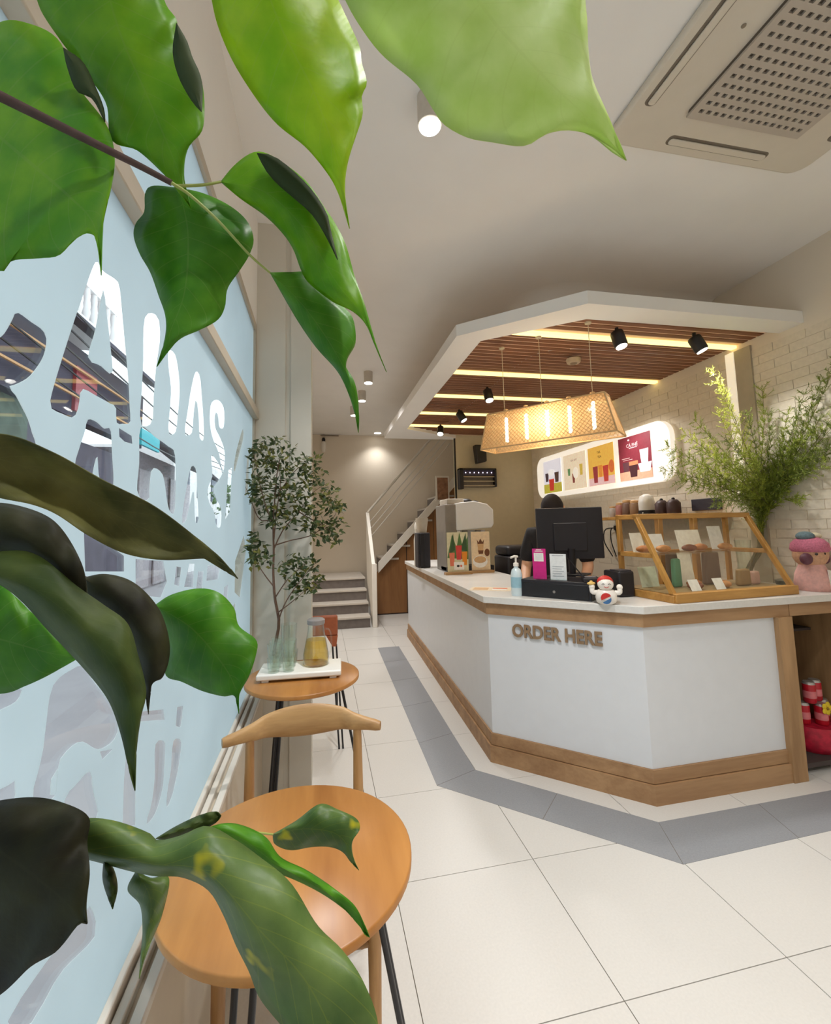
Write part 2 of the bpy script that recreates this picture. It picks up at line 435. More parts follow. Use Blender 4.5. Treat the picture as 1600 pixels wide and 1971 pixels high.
letters = [
 za((-110,470),(0,480),(40,440),(75,380),(110,325),(200,385),(265,430),(288,470),(292,510),(275,590),(235,660),(180,725),(110,765),(60,785),(100,830),(140,905),(180,985),(205,1070),(225,1145),(100,1110),(-110,1040)),
 za((590,15),(630,60),(660,85),(715,120),(740,160),(755,300),(775,520),(795,740),(803,900),(806,1000),(760,1010),(722,1005),(716,905),(690,890),(600,840),(512,797),(495,870),(480,940),(450,972),(390,950),(325,920),(311,880),(340,760),(420,500),(500,260)),
 za((640,190),(595,420),(548,605),(620,650),(693,705),(690,600),(672,440),(655,300)),
 za((895,355),(975,350),(990,480),(966,660),(950,860),(940,1000),(868,1010),(876,800),(884,640)),
 za((1040,560),(1085,590),(1108,740),(1108,860),(1098,960),(1085,1060),(1040,1065),(1050,900),(1055,790),(1040,660)),
 za((1207,690),(1235,720),(1245,830),(1255,960),(1258,1100),(1232,1095),(1225,960),(1210,860),(1195,960),(1185,1065),(1140,1070),(1158,930),(1180,790)),
 za((1305,880),(1335,862),(1365,880),(1384,930),(1380,1030),(1352,1030),(1345,960),(1328,945),(1328,1030),(1360,1100),(1386,1180),(1382,1290),(1366,1300),(1352,1200),(1312,1100),(1295,1010),(1295,930)),
 za((1498,1040),(1500,1100),(1470,1220),(1450,1300),(1440,1290),(1455,1190),(1478,1100)),
 za((545,985),(600,1000),(645,1040),(685,1045),(694,1180),(702,1390),(650,1370),(615,1345),(605,1230),(600,1210),(580,1290),(572,1320),(520,1290),(465,1268),(495,1150),(525,1060)),
 za((735,1035),(815,1085),(820,1135),(770,1120),(738,1090)),
 za((870,1032),(960,1092),(1040,1150),(1080,1195),(1085,1400),(1076,1560),(1040,1530),(1020,1400),(1005,1325),(965,1285),(935,1300),(925,1400),(918,1480),(850,1440),(860,1250)),
 za((1180,1275),(1212,1300),(1218,1430),(1226,1600),(1204,1610),(1196,1420),(1180,1470),(1150,1600),(1122,1610),(1148,1420)),
 za((1302,1205),(1340,1240),(1375,1300),(1345,1365),(1315,1410),(1335,1470),(1365,1540),(1362,1640),(1335,1640),(1322,1560),(1285,1480),(1283,1400),(1310,1330)),
 [(162,1012),(240,1070),(240,1100),(165,1100)],
 [(262,1076),(315,1080),(322,1120),(310,1150),(262,1145)],
 [(365,1085),(375,1085),(372,1130),(355,1130)],[(400,1088),(425,1090),(420,1115),(398,1118)],
 [(453,1080),(470,1030),(474,1060),(462,1150),(452,1140)],
 [(440,905),(447,900),(443,985),(434,1000)], [(476,880),(480,872),(478,950),(472,955)], [(340,1090),(350,1092),(345,1128),(336,1125)], [(382,1100),(392,1100),(388,1150),(378,1140)],
 [(432,1130),(440,1125),(436,1200),(428,1190)], [(447,1170),(453,1160),(452,1230),(446,1225)], [(100,1500),(112,1480),(108,1530),(98,1530)],
 zb((345,230),(480,120),(540,110),(600,200),(700,330),(755,440),(748,560),(640,640),(520,590),(400,690),(372,800),(350,960),(215,960),(245,800),(280,650),(300,480)),
 zb((645,655),(727,640),(660,707)),
 zb((580,780),(600,900),(632,1075),(520,1075),(420,1020),(430,935),(490,870)),
 zb((812,660),(850,780),(872,900),(872,1130),(790,1130),(798,850)),
 zb((1000,610),(1060,600),(1055,780),(1045,900),(1000,1050),(938,1120),(975,990),(995,820)),
 zb((1115,590),(1165,590),(1150,740),(1130,840),(1108,935),(1072,1012),(1078,900),(1098,780)),
 zb((1140,370),(1178,362),(1170,440),(1160,500),(1130,490)),
 zb((905,400),(1050,385),(1060,450),(888,462)),
 zb((-90,300),(0,290),(135,250),(138,290),(100,340),(0,390),(-90,430)),
 zb((0,900),(60,870),(100,840),(105,930),(90,1000),(0,1010)),
 [(160,1760),(175,1745),(185,1800),(120,1870),(60,1971),(15,1971),(70,1880)],
]
cu = bpy.data.curves.new('film', 'CURVE'); cu.dimensions = '2D'; cu.fill_mode = 'BOTH'; cu.extrude = .0004
def addspl(pts):
    s = cu.splines.new('POLY'); s.points.add(len(pts)-1)
    for i, p in enumerate(pts): s.points[i].co = (p[0], p[1], 0, 1)
    s.use_cyclic_u = True
addspl([(-1.15, .618), (2.5, .618), (2.5, 2.035), (-1.15, 2.035)])
for L_ in letters:
    pts = [at(x, y, X=-.364) for x, y in L_]
    pts = [(p.y, max(.63, min(2.02, p.z))) for p in pts]
    if len(pts) > 6: pts = [(q.x, q.y) for q in spl([Vector((a, b, 0)) for a, b in pts], len(pts)*3, True)]
    addspl(pts)
tmp = bpy.data.objects.new('tmp', cu); COL.objects.link(tmp)
fme = bpy.data.meshes.new_from_object(tmp.evaluated_get(bpy.context.evaluated_depsgraph_get()))
bpy.data.objects.remove(tmp)
fb = MB().add([(-.365+v.co.z, v.co.x, v.co.y) for v in fme.vertices], [tuple(p.vertices) for p in fme.polygons])
tag(fb.build('lettered_film', FILM, win), 'pale blue frosted film with large cut-out letters')

# ---- dropped ceiling over the counter
drop = thing('ceiling_drop', (2, 4, 2.7), 'dropped octagonal ceiling with brown slats and light strips over the counter', 'ceiling', kind='structure')
RO = [(.89, 6.1), (.9, 2.72), (1.53, 2.18), (XR, 2.18)]
RI = [(1.10, 5.48), (1.09, 2.77), (1.636, 2.36), (XR, 2.34)]
ring = MB()
for i in range(3):
    ring.prism([RO[i], RO[i+1], RI[i+1], RI[i]], 2.7, 2.78)
ring.prism([RO[0], RI[0], (1.92, 5.99), (1.92, 6.1)], 2.7, 2.78)
ring.build('soffit_rim', CEIL, drop)
def off_poly(P, d):
    out = []
    nrm = []
    for a, b in zip(P, P[1:]):
        t = (Vector(b)-Vector(a)).normalized(); nrm.append(Vector((-t.y, t.x))*-1)
    for i, p in enumerate(P):
        if i == 0: o = nrm[0]*d
        elif i == len(P)-1: o = nrm[-1]*d
        else:
            n = (nrm[i-1]+nrm[i]).normalized(); o = n*(d/n.dot(nrm[i]))
        out.append(Vector(p)+o)
    return out
# walking RO from far to near then right, the room side lies to the left-hand... outward = away from slats
sgn = 1 if off_poly(RO, .1)[1].x < RO[1][0] else -1
prof = [(-.7, 2.74)]+[(-.7+.12*(1-math.cos(a)), ZC-.12+.12*math.sin(a)) for a in [k*PI/2/10 for k in range(11)]]
cv = MB(); V = []
for d, z in prof:
    # soften the plan corners as the cove rises
    pts = off_poly(RO, sgn*d)
    pl = []
    for i in range(len(pts)):
        if i in (1, 2):
            a = pts[i].lerp(pts[i-1], min(.45, .22/(pts[i]-pts[i-1]).length)); c = pts[i].lerp(pts[i+1], min(.45, .22/(pts[i]-pts[i+1]).length))
            for k in range(7):
                t = k/6; pl.append(a*(1-t)**2+pts[i]*2*t*(1-t)+c*t*t)
        else: pl.append(pts[i])
    V.append([(q.x, q.y, z) for q in pl])
n = len(V[0])
cv.add([p for r in V for p in r], [(i*n+k, i*n+k+1, (i+1)*n+k+1, (i+1)*n+k) for i in range(len(V)-1) for k in range(n-1)])
cv.build('cove', CEIL, drop, smooth=True)
MB().prism(RI+[(XR, 5.98), (1.92, 5.98)], 2.745, 2.779).build('slat_backing', pm('slat_backing', (246,214,182), .7), drop)
def xmin(y):
    if y > 5.48: return 1.10+(y-5.48)/(5.99-5.48)*(1.92-1.10)
    if y > 2.77: return 1.092
    return 1.09+(2.77-y)/(2.77-2.36)*(1.636-1.09)
strips = [2.67, 3.47, 4.14, 4.80, 5.42]
STRIPM = emis('warm_led', (255,232,146), 1.0)
y = 2.395
while y < 5.95:
    near = [s for s in strips if abs(y-s) < .034]
    if near:
        MB().box(xmin(y)+.004, XR-.005, near[0]-.022, near[0]+.022, 2.724, 2.744).build('light_strip', STRIPM, drop)
        y = near[0]+.062; continue
    MB().box(xmin(y)+.004, XR-.005, y-.0205, y+.0205, 2.7395, 2.7448).build('slat', SLAT, drop)
    y += .0605

# ---- raised floor behind the bar
struct('floor_platform', MB().prism([(1.66, 5.9), (1.66, 3.02), (2.12, 2.64), (XR-.01, 2.64), (XR-.01, 5.9)], .0, .03), pm('bar_floor', (120,112,104), .7), 'low raised floor behind the bar counter', 'floor')

# ================================================================== STAIRS AND DOOR
st = thing('staircase', (.3, 6.5, 0), 'white staircase with closed risers climbing at the far end', 'stairs')
TREAD = pm('stair_tread', (196,188,178), .5, var=.05); RISER = pm('stair_riser', (112,104,100), .6, var=.12)
for k in range(4):
    y0 = 6.5+.25*k; z = .16*(k+1)
    MB().box(-.345, .70, y0+.02, y0+.27, z-.16 if k == 0 else z-.17, z-.03).build('riser', RISER, st)
    MB().box(-.345, .705, y0, y0+.29 if k < 3 else 8.2, z-.03, z).build('tread', TREAD, st, bevel=.004)
# second flight going right
fl = at(735, 1075, Y=7.32); fr_ = at(846, 950, Y=7.32)
sl = (fr_.z-fl.z)/(fr_.x-fl.x)
def zst(x): return fl.z+(x-fl.x)*sl
xe = 2.5
MB().plate([(fl.x-.06, 7.30, zst(fl.x-.06)-.17), (xe, 7.30, zst(xe)-.17), (xe, 7.30, zst(xe)), (fl.x-.06, 7.30, zst(fl.x-.06))], (0, .04, 0)).build('stringer', WHITE, st)
x = fl.x+.02; k = 0
while x < 2.3:
    z = zst(x)-.02
    MB().box(x, x+.27, 7.34, 8.2, z-.03, z).build('tread', TREAD, st)
    MB().box(x, x+.02, 7.36, 8.2, z-.16, z-.03).build('riser', RISER, st); x += .2
# newel, sloping handrail of the first flight, rails of the second
nb = at(722, 1207, Z=0); nt_ = at(722, 1085, Y=nb.y)
MB().box(nb.x-.035, nb.x+.035, nb.y-.03, nb.y+.03, 0, nt_.z).build('newel_post', WHITE, st, bevel=.006)
ht = at(708, 986, Y=7.3)
MB().plate([(nb.x-.035, nb.y, .02), (nb.x-.035, nb.y, nt_.z), (ht.x-.03, 7.3, ht.z), (ht.x-.03, 7.3, .6)], (.05, 0, 0)).build('side_panel', WHITE, st)
h2 = at(835, 838, Y=7.3)
for i, dz in enumerate((0, .2, .33, .46)):
    d = Vector((h2.x-ht.x, 0, h2.z-ht.z))
    a = Vector((ht.x, 7.3, ht.z-dz*1.0)); b = a+d*1.25
    MB().tube([a, b], .02 if i == 0 else .008, 8).build('handrail' if i == 0 else 'rail', ALU, st, smooth=True)
MB().tube([(ht.x, 7.3, .6), (ht.x, 7.3, ht.z)], .02, 8).build('newel_post', WHITE, st, smooth=True)
# door under the stairs
dr = thing('door_1', (1.3, 7.4, 0), 'brown wooden door under the staircase', 'door', kind='structure')
def dleaf(x0, x1): MB().plate([(x0, 7.37, .02), (x1, 7.37, .02), (x1, 7.37, zst(x1)-.15), (x0, 7.37, zst(x0)-.15)], (0, .03, 0)).build('door_leaf', DOORW, dr)
dleaf(.84, 1.415); dleaf(1.43, 1.9); dleaf(1.91, 2.4)
MB().box(.82, 2.4, 7.372, 7.42, 0, .018).box(1.415, 1.43, 7.372, 7.41, 0, 1.3).build('door_gap', pm('door_shadow_gap', (52,36,28), .8), dr)
# dark vertical reveal at the bar wall's edge and framed picture beyond it
struct('trim_1', MB().box(1.895, 1.915, YBAR, YBAR+.03, 0, ZC), pm('reveal_black', (40,36,34), .7), 'thin dark vertical trim on the edge of the bar wall', 'trim')
pf = at(852, 935, Y=7.25)
fp = thing('picture_frame', (pf.x, 7.26, pf.z-.25), 'small framed brown picture hanging above the stair rail', 'picture')
MB().box(pf.x-.12, pf.x+.12, 7.25, 7.275, pf.z-.27, pf.z+.17).build('frame', WHITE, fp, bevel=.004)
MB().box(pf.x-.095, pf.x+.095, 7.245, 7.25, pf.z-.24, pf.z+.14).build('print', pm('picture_print', (150,110,84), .6, var=.4, scale=16), fp)
# small wall lamp / conduit on the back wall
MBq = at(623, 843, Y=YB)
wl = thing('wall_lamp', (MBq.x, YB-.06, MBq.z-.2), 'small white wall lamp with black cap on the far wall', 'lamp')
q = at(623, 858, Y=YB-.06)
MB().lathe([(.03, -.12), (.045, -.05), (.045, .05), (.02, .1)], 14, q).build('lamp_body', WHITE, wl, smooth=True)
MB().lathe([(.03, .08), (.034, .12), (.02, .15)], 12, q).build('cap', BLACK, wl, smooth=True)
MB().box(q.x-.015, q.x+.015, YB-.06, YB, q.z-.02, q.z+.02).build('bracket', BLACK, wl)
q = at(617, 838, Y=YB-.02); q2 = at(652, 839, Y=YB-.02)
tag(MB().tube([q, q2], .012, 8).build('wall_conduit', pm('conduit', (150,140,126), .6), None), 'thin horizontal conduit high on the far wall', 'conduit')
q = at(618, 830, Y=YB-.04)
tag(MB().ball(q, .035).lathe([(.03, 0), (.03, .02)], 12, (q.x, q.y+.02, q.z), (0, 1, 0)).build('dome_camera', BLACK, smooth=True), 'black dome camera near the ceiling on the far wall', 'camera')

# ================================================================== COUNTER
B = [(1.11, 5.83), (1.004, 2.652), (1.65, 2.057), (2.60, 2.060)]
inner = [(2.60, 2.62), (2.1, 2.62), (1.64, 3.0), (1.68, 5.83)]
def inset(P, d):
    return [tuple(v) for v in off_poly(P, -sgn*d)]
ctr = thing('order_counter', (1.5, 2.6, 0), 'white panelled octagonal order counter with wooden plinth and ORDER HERE lettering', 'counter')
def run(name, P0, P1, z0, z1, mat, bevel=0):
    """one board per face between two offset outlines"""
    for i in range(3):
        MB().prism([P0[i], P0[i+1], P1[i+1], P1[i]], z0, z1).build(name, mat, ctr, bevel=bevel)
PANEL = pm('white_panel', (214,217,222), .38, var=.015)
run('plinth', B, inset(B, .03), .0, .095, CWOOD)
run('skirting', inset(B, .012), inset(B, .04), .099, .165, CWOOD)
P1, P2 = inset(B, .022), inset(B, .05)
run('front_panel', P1, P2, .166, .874, PANEL)
run('top_rail', inset(B, .008), inset(B, .05), .875, .944, CWOOD)
MB().prism(inset(B, .05)+inner, .01, .943).build('carcass', pm('counter_carcass', (120,92,66), .7), ctr)
# end post and open bay on the right
MB().box(2.505, 2.602, 2.052, 2.14, .0, .876).build('end_post', CWOODZ, ctr, bevel=.002)
MB().box(2.602, 3.09, 2.066, 2.14, .876, .944).build('top_rail', CWOOD, ctr)
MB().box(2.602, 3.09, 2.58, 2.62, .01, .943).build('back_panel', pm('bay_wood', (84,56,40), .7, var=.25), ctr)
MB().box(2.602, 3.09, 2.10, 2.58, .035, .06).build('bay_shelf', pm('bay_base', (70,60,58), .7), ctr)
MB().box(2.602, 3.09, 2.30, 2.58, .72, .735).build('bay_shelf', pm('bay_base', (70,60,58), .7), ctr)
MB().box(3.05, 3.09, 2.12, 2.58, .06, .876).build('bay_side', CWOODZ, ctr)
# lettering
dv = Vector((B[2][0]-B[1][0], B[2][1]-B[1][1], 0)).normalized(); dn = Vector((dv.y, -dv.x, 0))
if dn.y > 0: dn = -dn
def atp(x, y, P, n):
    r = ray(x, y); o = Vector((0, 0, CAM_H)); s = (Vector(P)-o).dot(n)/r.dot(n); return o+r*s
pl0 = Vector((P1[1][0], P1[1][1], 0))
ta, tb = atp(987, 1213, pl0, dn), atp(1160, 1229, pl0, dn)
tme = text_mesh('ORDER HERE', 1, .02, bold=.028)
xsn = [v.co.x for v in tme.vertices]; ysn = [v.co.y for v in tme.vertices]
sx = (tb-ta).length/(max(xsn)-min(xsn)); sy = .078/(max(ysn)-min(ysn)); tc_ = (ta+tb)/2
LETM = pm('letter_wood', (138,112,84), .5)
for V_, F_ in islands(tme):
    MB().add([tc_+dv*((p.x-(max(xsn)+min(xsn))/2)*sx)+Vector((0, 0, (p.y-(max(ysn)+min(ysn))/2)*sy))+dn*(.006+p.z*.3) for p in V_], F_).build('letter', LETM, ctr)
# worktop
WT = [(1.10, 5.84), (.992, 2.647), (1.645, 2.045), (3.09, 2.05)]
wt = MB().prism(WT+[(3.09, 2.63), (2.1, 2.63), (1.65, 3.0), (1.69, 5.84)], .945, .985).build('worktop', STONE, None, bevel=.003)
tag(wt, 'continuous white stone worktop running along the whole counter', 'worktop')
ZT = .9853

# ================================================================== FURNITURE
def round_table(c, r, h, leg_angles, label, gap=.018):
    t = thing('round_table', (c[0], c[1], 0), label, 'table', 'round wooden cafe tables by the window')
    MB().lathe([(r-.006, h-.02), (r, h-.016), (r, h-.003), (r-.003, h)], 64, (c[0], c[1], 0)).build('tabletop', WALNUT, t, smooth=True)
    for a in leg_angles:
        d = Vector((math.cos(a), math.sin(a), 0)); p = Vector((-d.y, d.x, 0)); o = Vector((c[0], c[1], 0))
        foot = o+d*(r+(.05 if abs(a) < .3 else .0))+Vector((0, 0, .008))
        tops = [o+d*(r-.09)+p*s*gap+Vector((0, 0, h-.02)) for s in (1, -1)]
        lg = MB().tube([tops[0], foot+p*min(.01, gap), foot, foot-p*min(.01, gap), tops[1]], .0062, 8)
        lg.build('hairpin_leg', BLACK, t, smooth=True)
        MB().cbox(o+d*(r-.085)+Vector((0, 0, h-.022)), .05, .13, .004, a).build('leg_plate', BLACK, t)
    return t
T1 = (-.062, 1.013); T2 = (-.083, 2.17)
round_table(T1, .25, .75, (math.radians(-113), math.radians(-6), math.radians(92)), 'front round wooden table with black hairpin legs under the drooping leaves')
round_table(T2, .258, .75, (math.radians(-120), math.radians(0), math.radians(131)), 'rear round wooden table carrying the tray and carafe', .007)

# oak chair with horn backrest, tucked under the front table, facing the camera
cc = (-.075, 1.36)
ch = thing('oak_chair', (cc[0], cc[1], 0), 'oak chair with curved horn backrest behind the front table', 'chair')
bkz = .755
L0, L1 = at(434, 1421, Z=bkz-.015), at(728, 1386, Z=bkz-.015)
Cc = at(588, 1392, Z=bkz)
yb = Cc.y
pts = [Vector((L0.x, yb-.065, bkz-.008)), Vector((L0.x+.09, yb-.03, bkz-.004)), Vector((Cc.x-.12, yb-.008, bkz)), Vector((Cc.x, yb, bkz)), Vector((Cc.x+.12, yb-.008, bkz)), Vector((L1.x-.09, yb-.03, bkz-.004)), Vector((L1.x, yb-.065, bkz-.008))]
sp_ = spl(pts, 33)
hv = MB(); V = []; n = 16
for i, p in enumerate(sp_):
    u = i/32*2-1
    hh = .017+.036*max(0, math.cos(u*PI*.52))**1.6; tt = .016-.004*math.cos(u*PI/2)
    if abs(u) > .99: hh *= .8; tt *= .8
    tg = (sp_[min(i+1, 32)]-sp_[max(i-1, 0)]).normalized(); nr = Vector((tg.y, -tg.x, 0)).normalized()
    for k in range(n):
        a = 2*PI*k/n; ca, sa = math.cos(a), math.sin(a)
        V.append(p+nr*tt*math.copysign(abs(ca)**.8, ca)+Vector((0, 0, 1))*(hh*math.copysign(abs(sa)**.8, sa)+.012*max(0, math.cos(u*PI*.5))))
F = [(i*n+k, i*n+(k+1) % n, (i+1)*n+(k+1) % n, (i+1)*n+k) for i in range(32) for k in range(n)]
F += [tuple(range(n-1, -1, -1)), tuple(range(32*n, 33*n))]
hv.add(V, F).build('backrest', OAK, ch, smooth=True)
lp = at(481, 1440, Y=yb-.03); rp = at(688, 1420, Y=yb-.03)
for s, p in ((-1, lp), (1, rp)):
    MB().tube([(p.x+.012*s, yb+.015, .0), (p.x+.004*s, yb-.005, .42), (p.x, yb-.03, bkz-.02)], [.012, .019, .014], 14).build('leg', OAKZ, ch, smooth=True)
fq = at(722, 1870, Y=yb-.42)
fxr = fq.x; fxl = 2*Cc.x-fxr
for px in (fxl, fxr):
    MB().tube([(px, yb-.43, 0), (px, yb-.42, .43)], [.012, .018], 14).build('leg', OAKZ, ch, smooth=True)
MB().prism([(fxl, yb-.45), (fxr, yb-.45), (rp.x+.01, yb-.02), (lp.x-.01, yb-.02)], .42, .45).build('seat', OAK, ch, bevel=.01, seg=3)
MB().tube([(lp.x, yb-.01, .3), (rp.x, yb-.01, .3)], .009, 8).build('stretcher', OAK, ch, smooth=True)
MB().tube([(fxl, yb-.42, .38), (fxr, yb-.42, .38)], .009, 8).build('stretcher', OAK, ch, smooth=True)

# brown leather chair beyond the rear table
bc = at(634, 1205, Y=3.05)
BRN = pm('brown_leather', (158,84,50), .5, var=.1, scale=30)
lc = thing('leather_chair', (bc.x, 3.05, 0), 'brown leather chair on thin black legs behind the glass carafe', 'chair')
MB().box(bc.x-.14, bc.x+.055, 3.03, 3.07, bc.z-.06, bc.z+.07).build('backrest', BRN, lc, bevel=.012, seg=3)
MB().plate([(bc.x-.02, 3.03, bc.z-.06), (bc.x+.055, 3.03, bc.z-.06), (bc.x+.045, 3.03, bc.z-.13), (bc.x+.02, 3.03, bc.z-.13)], (0, .04, 0)).build('back_bracket', BRN, lc)
MB().box(bc.x-.30, bc.x+.08, 3.06, 3.44, .42, .47).build('seat', pm('pale_cushion', (228,222,208), .8), lc, bevel=.02, seg=3)
for sx_ in (0, .025):
    MB().tube([(bc.x+.02+sx_, 3.05, bc.z-.12), (bc.x+.06+sx_, 3.04, .0)], .006, 8).build('leg', BLACK, lc, smooth=True)
for px, py in ((bc.x-.27, 3.08), (bc.x-.27, 3.42), (bc.x+.06, 3.42)):
    MB().tube([(px, py, .42), (px, py, 0)], .007, 8).build('leg', BLACK, lc, smooth=True)

# ---- things on the rear table
ZTB = .7503
tr0 = at(492, 1312, Z=ZTB+.012); tr1 = at(657, 1300, Z=ZTB+.012)
td = (tr1-tr0).normalized(); td.z = 0; tn = Vector((-td.y, td.x, 0)); TW = (tr1-tr0).length; TD = .19
tro = (tr0+tr1)/2+tn*TD/2; tang = math.atan2(td.y, td.x)
tray = thing('serving_tray', (tro.x, tro.y, ZTB), 'white rectangular serving tray with low feet on the rear table', 'tray')
MB().cbox((tro.x, tro.y, ZTB+.023), TW, TD, .026, tang).build('tray_body', pm('white_melamine', (240,238,232), .35, var=.01), tray, bevel=.007, seg=3)
for sx_ in (-1, 1):
    for sy_ in (-1, 1):
        MB().cbox(tro+td*sx_*TW*.4+tn*sy_*TD*.38+Vector((0, 0, ZTB-tro.z+.005)), .03, .02, .0098, tang).build('foot', MATS['white_melamine'], tray)
ZTR = ZTB+.0363
def tumbler(u, v, z=ZTR, lab='', h=.062, r=.03):
    c = tro+td*u+tn*v; c.z = z
    g = thing('tumbler', c, lab, 'glass', 'clear water glasses on the tray')
    MB().lathe([(r*.82, 0), (r, h), (r-.0022, h), (r*.82-.002, .006), (.001, .006)], 20, c).build('glass_wall', CLEAR, g, smooth=True)
    return g
gl = [(-.115,-.06),(-.115,.005),(-.05,-.055),(-.05,.01),(-.115,.07),(-.05,.07)]
names = ['front left corner of the tray','left side middle of the tray','front row second from the left','centre of the glass group','back left corner of the tray','back row beside the corner glass']
for (u, v), nm in zip(gl, names):
    tumbler(u, v, lab='clear ribbed tumbler standing at the '+nm)
for (u, v), nm in zip(gl[:5], names):
    tumbler(u, v, ZTR+.0625, 'clear tumbler stacked on top of the glass at the '+nm)
# carafe of tea
ca = tro+td*.068+tn*.02; ca.z = ZTR
cf = thing('tea_carafe', ca, 'glass carafe of pale yellow tea with grey lid on the tray', 'carafe')
MB().lathe([(.054, 0), (.061, .006), (.06, .05), (.04, .15), (.037, .185), (.035, .185), (.038, .15), (.058, .05), (.058, .008), (.001, .008)], 28, ca).build('glass_body', CLEAR, cf, smooth=True)
TEA = glassy('tea', (250,228,160), .03, .05, 1)
MB().lathe([(.001, .0085), (.0575, .0085), (.0575, .05), (.0455, .115), (.001, .115)], 28, ca).build('tea', TEA, cf, smooth=True)
MB().lathe([(.036, .185), (.041, .187), (.042, .206), (.034, .212), (.001, .212)], 24, ca).build('lid', pm('grey_lid', (140,134,132), .4), cf, smooth=True)
hd = (td*.9-tn*.4).normalized()
MB().tube(spl([ca+hd*.038+Vector((0,0,.165)), ca+hd*.072+Vector((0,0,.16)), ca+hd*.08+Vector((0,0,.11)), ca+hd*.074+Vector((0,0,.06)), ca+hd*.059+Vector((0,0,.045))], 14), .0045, 8).build('handle', CLEAR, cf, smooth=True)
# branch in a vase
vb = at(528, 1262, Z=ZTB+.02); vb = Vector((-.16, 2.358, ZTB))
vs = thing('branch_vase', vb, 'leafy branch standing in a clear glass vase against the pillar', 'plant')
MB().lathe([(.04, 0), (.042, .004), (.036, .12), (.04, .2), (.0385, .2), (.0345, .12), (.039, .008), (.001, .008)], 24, vb).build('vase', CLEAR, vs, smooth=True)
BARK = pm('branch_bark', (104,78,62), .7, var=.25, scale=60)
def P3(x, y, Y): return at(x, y, Y=Y)
def stem(name, px, r0, r1, Y0, Y1, par, mat, n=14):
    q = [P3(x, y, Y0+(Y1-Y0)*i/(len(px)-1)) for i, (x, y) in enumerate(px)]
    q = spl(q, n); MB().tube(q, [r0+(r1-r0)*i/(n-1) for i in range(n)], 7).build(name, mat, par, smooth=True)
stem('trunk', [(526,1262),(533,1225),(537,1195),(529,1150),(526,1100),(527,1060),(526,1010),(529,960),(535,900),(545,865)], .0085, .0018, 2.33, 2.28, vs, BARK, 24)
twigs = [[(536,1195),(547,1165),(565,1135),(585,1110),(610,1080)], [(528,1055),(545,1020),(575,985),(600,950),(630,930)], [(527,1040),(533,980),(540,920),(520,860)],
 [(526,1010),(512,975),(500,930),(490,880),(485,860)], [(528,1050),(560,1040),(600,1030),(640,1000),(650,975)], [(528,1130),(512,1110),(492,1080),(480,1060)],
 [(530,1150),(550,1120),(570,1100),(590,1085)], [(529,960),(550,930),(575,900),(605,890)], [(526,1000),(500,1000),(482,960),(472,935)], [(575,985),(600,1000),(620,1010),(645,1030)], [(534,1180),(560,1160),(590,1135)]]
for i, t in enumerate(twigs): stem('twig', t, .0035, .001, 2.31, 2.2+.2*((i*37) % 10)/10, vs, BARK, 10)
clus = [(520,868,38),(492,870,30),(545,880,34),(500,905,38),(540,920,45),(575,905,34),(600,890,22),(612,925,28),(560,960,42),(520,955,40),(493,950,26),(474,940,14),(595,960,36),(632,950,20),(640,975,20),(610,990,34),(575,1000,28),(645,1010,20),(615,1030,30),(640,1035,18),(482,1040,20),(492,1062,24),(478,1075,18),(505,1080,18),(560,1095,28),(585,1085,24),(602,1105,20),(575,1130,24),(598,1128,16),(535,1000,25),(520,990,25),(655,975,10)]
LV = [leafmat('twig_leaf_a', (44,60,32), (74,88,42), (92,104,66), .3), leafmat('twig_leaf_b', (88,92,40), (128,124,56), (120,118,70), .35)]
rnd = random.Random(3)
def small_leaf(mb, c, d, L, wd, nrm):
    s = d.cross(nrm).normalized()*wd; b = c+d*L*.4
    mb.add([c, b+s+nrm*.002, c+d*L, b-s+nrm*.002], [(0, 1, 2), (0, 2, 3)])
lmb = [MB(), MB()]
for x, y, r in clus:
    for k in range(int(r*1.9)):
        a = rnd.uniform(0, 2*PI); rr = r*math.sqrt(rnd.random())
        p = P3(x+rr*math.cos(a), y+rr*math.sin(a)*.9, 2.3+rnd.gauss(0, .055))
        p.y = min(p.y, 2.45); p.x = max(p.x, -.335)
        d = Vector((rnd.gauss(0, 1), rnd.gauss(0, .6), rnd.gauss(-.1, .7))).normalized(); nv = Vector((rnd.gauss(0, .5), rnd.gauss(-.6, .5), 1)).normalized()
        small_leaf(lmb[0 if rnd.random() < .75 else 1], p, d, rnd.uniform(.026, .042), rnd.uniform(.007, .0105), nv)
for i in (0, 1): tag(lmb[i].build('foliage', LV[i], vs), kind='stuff')

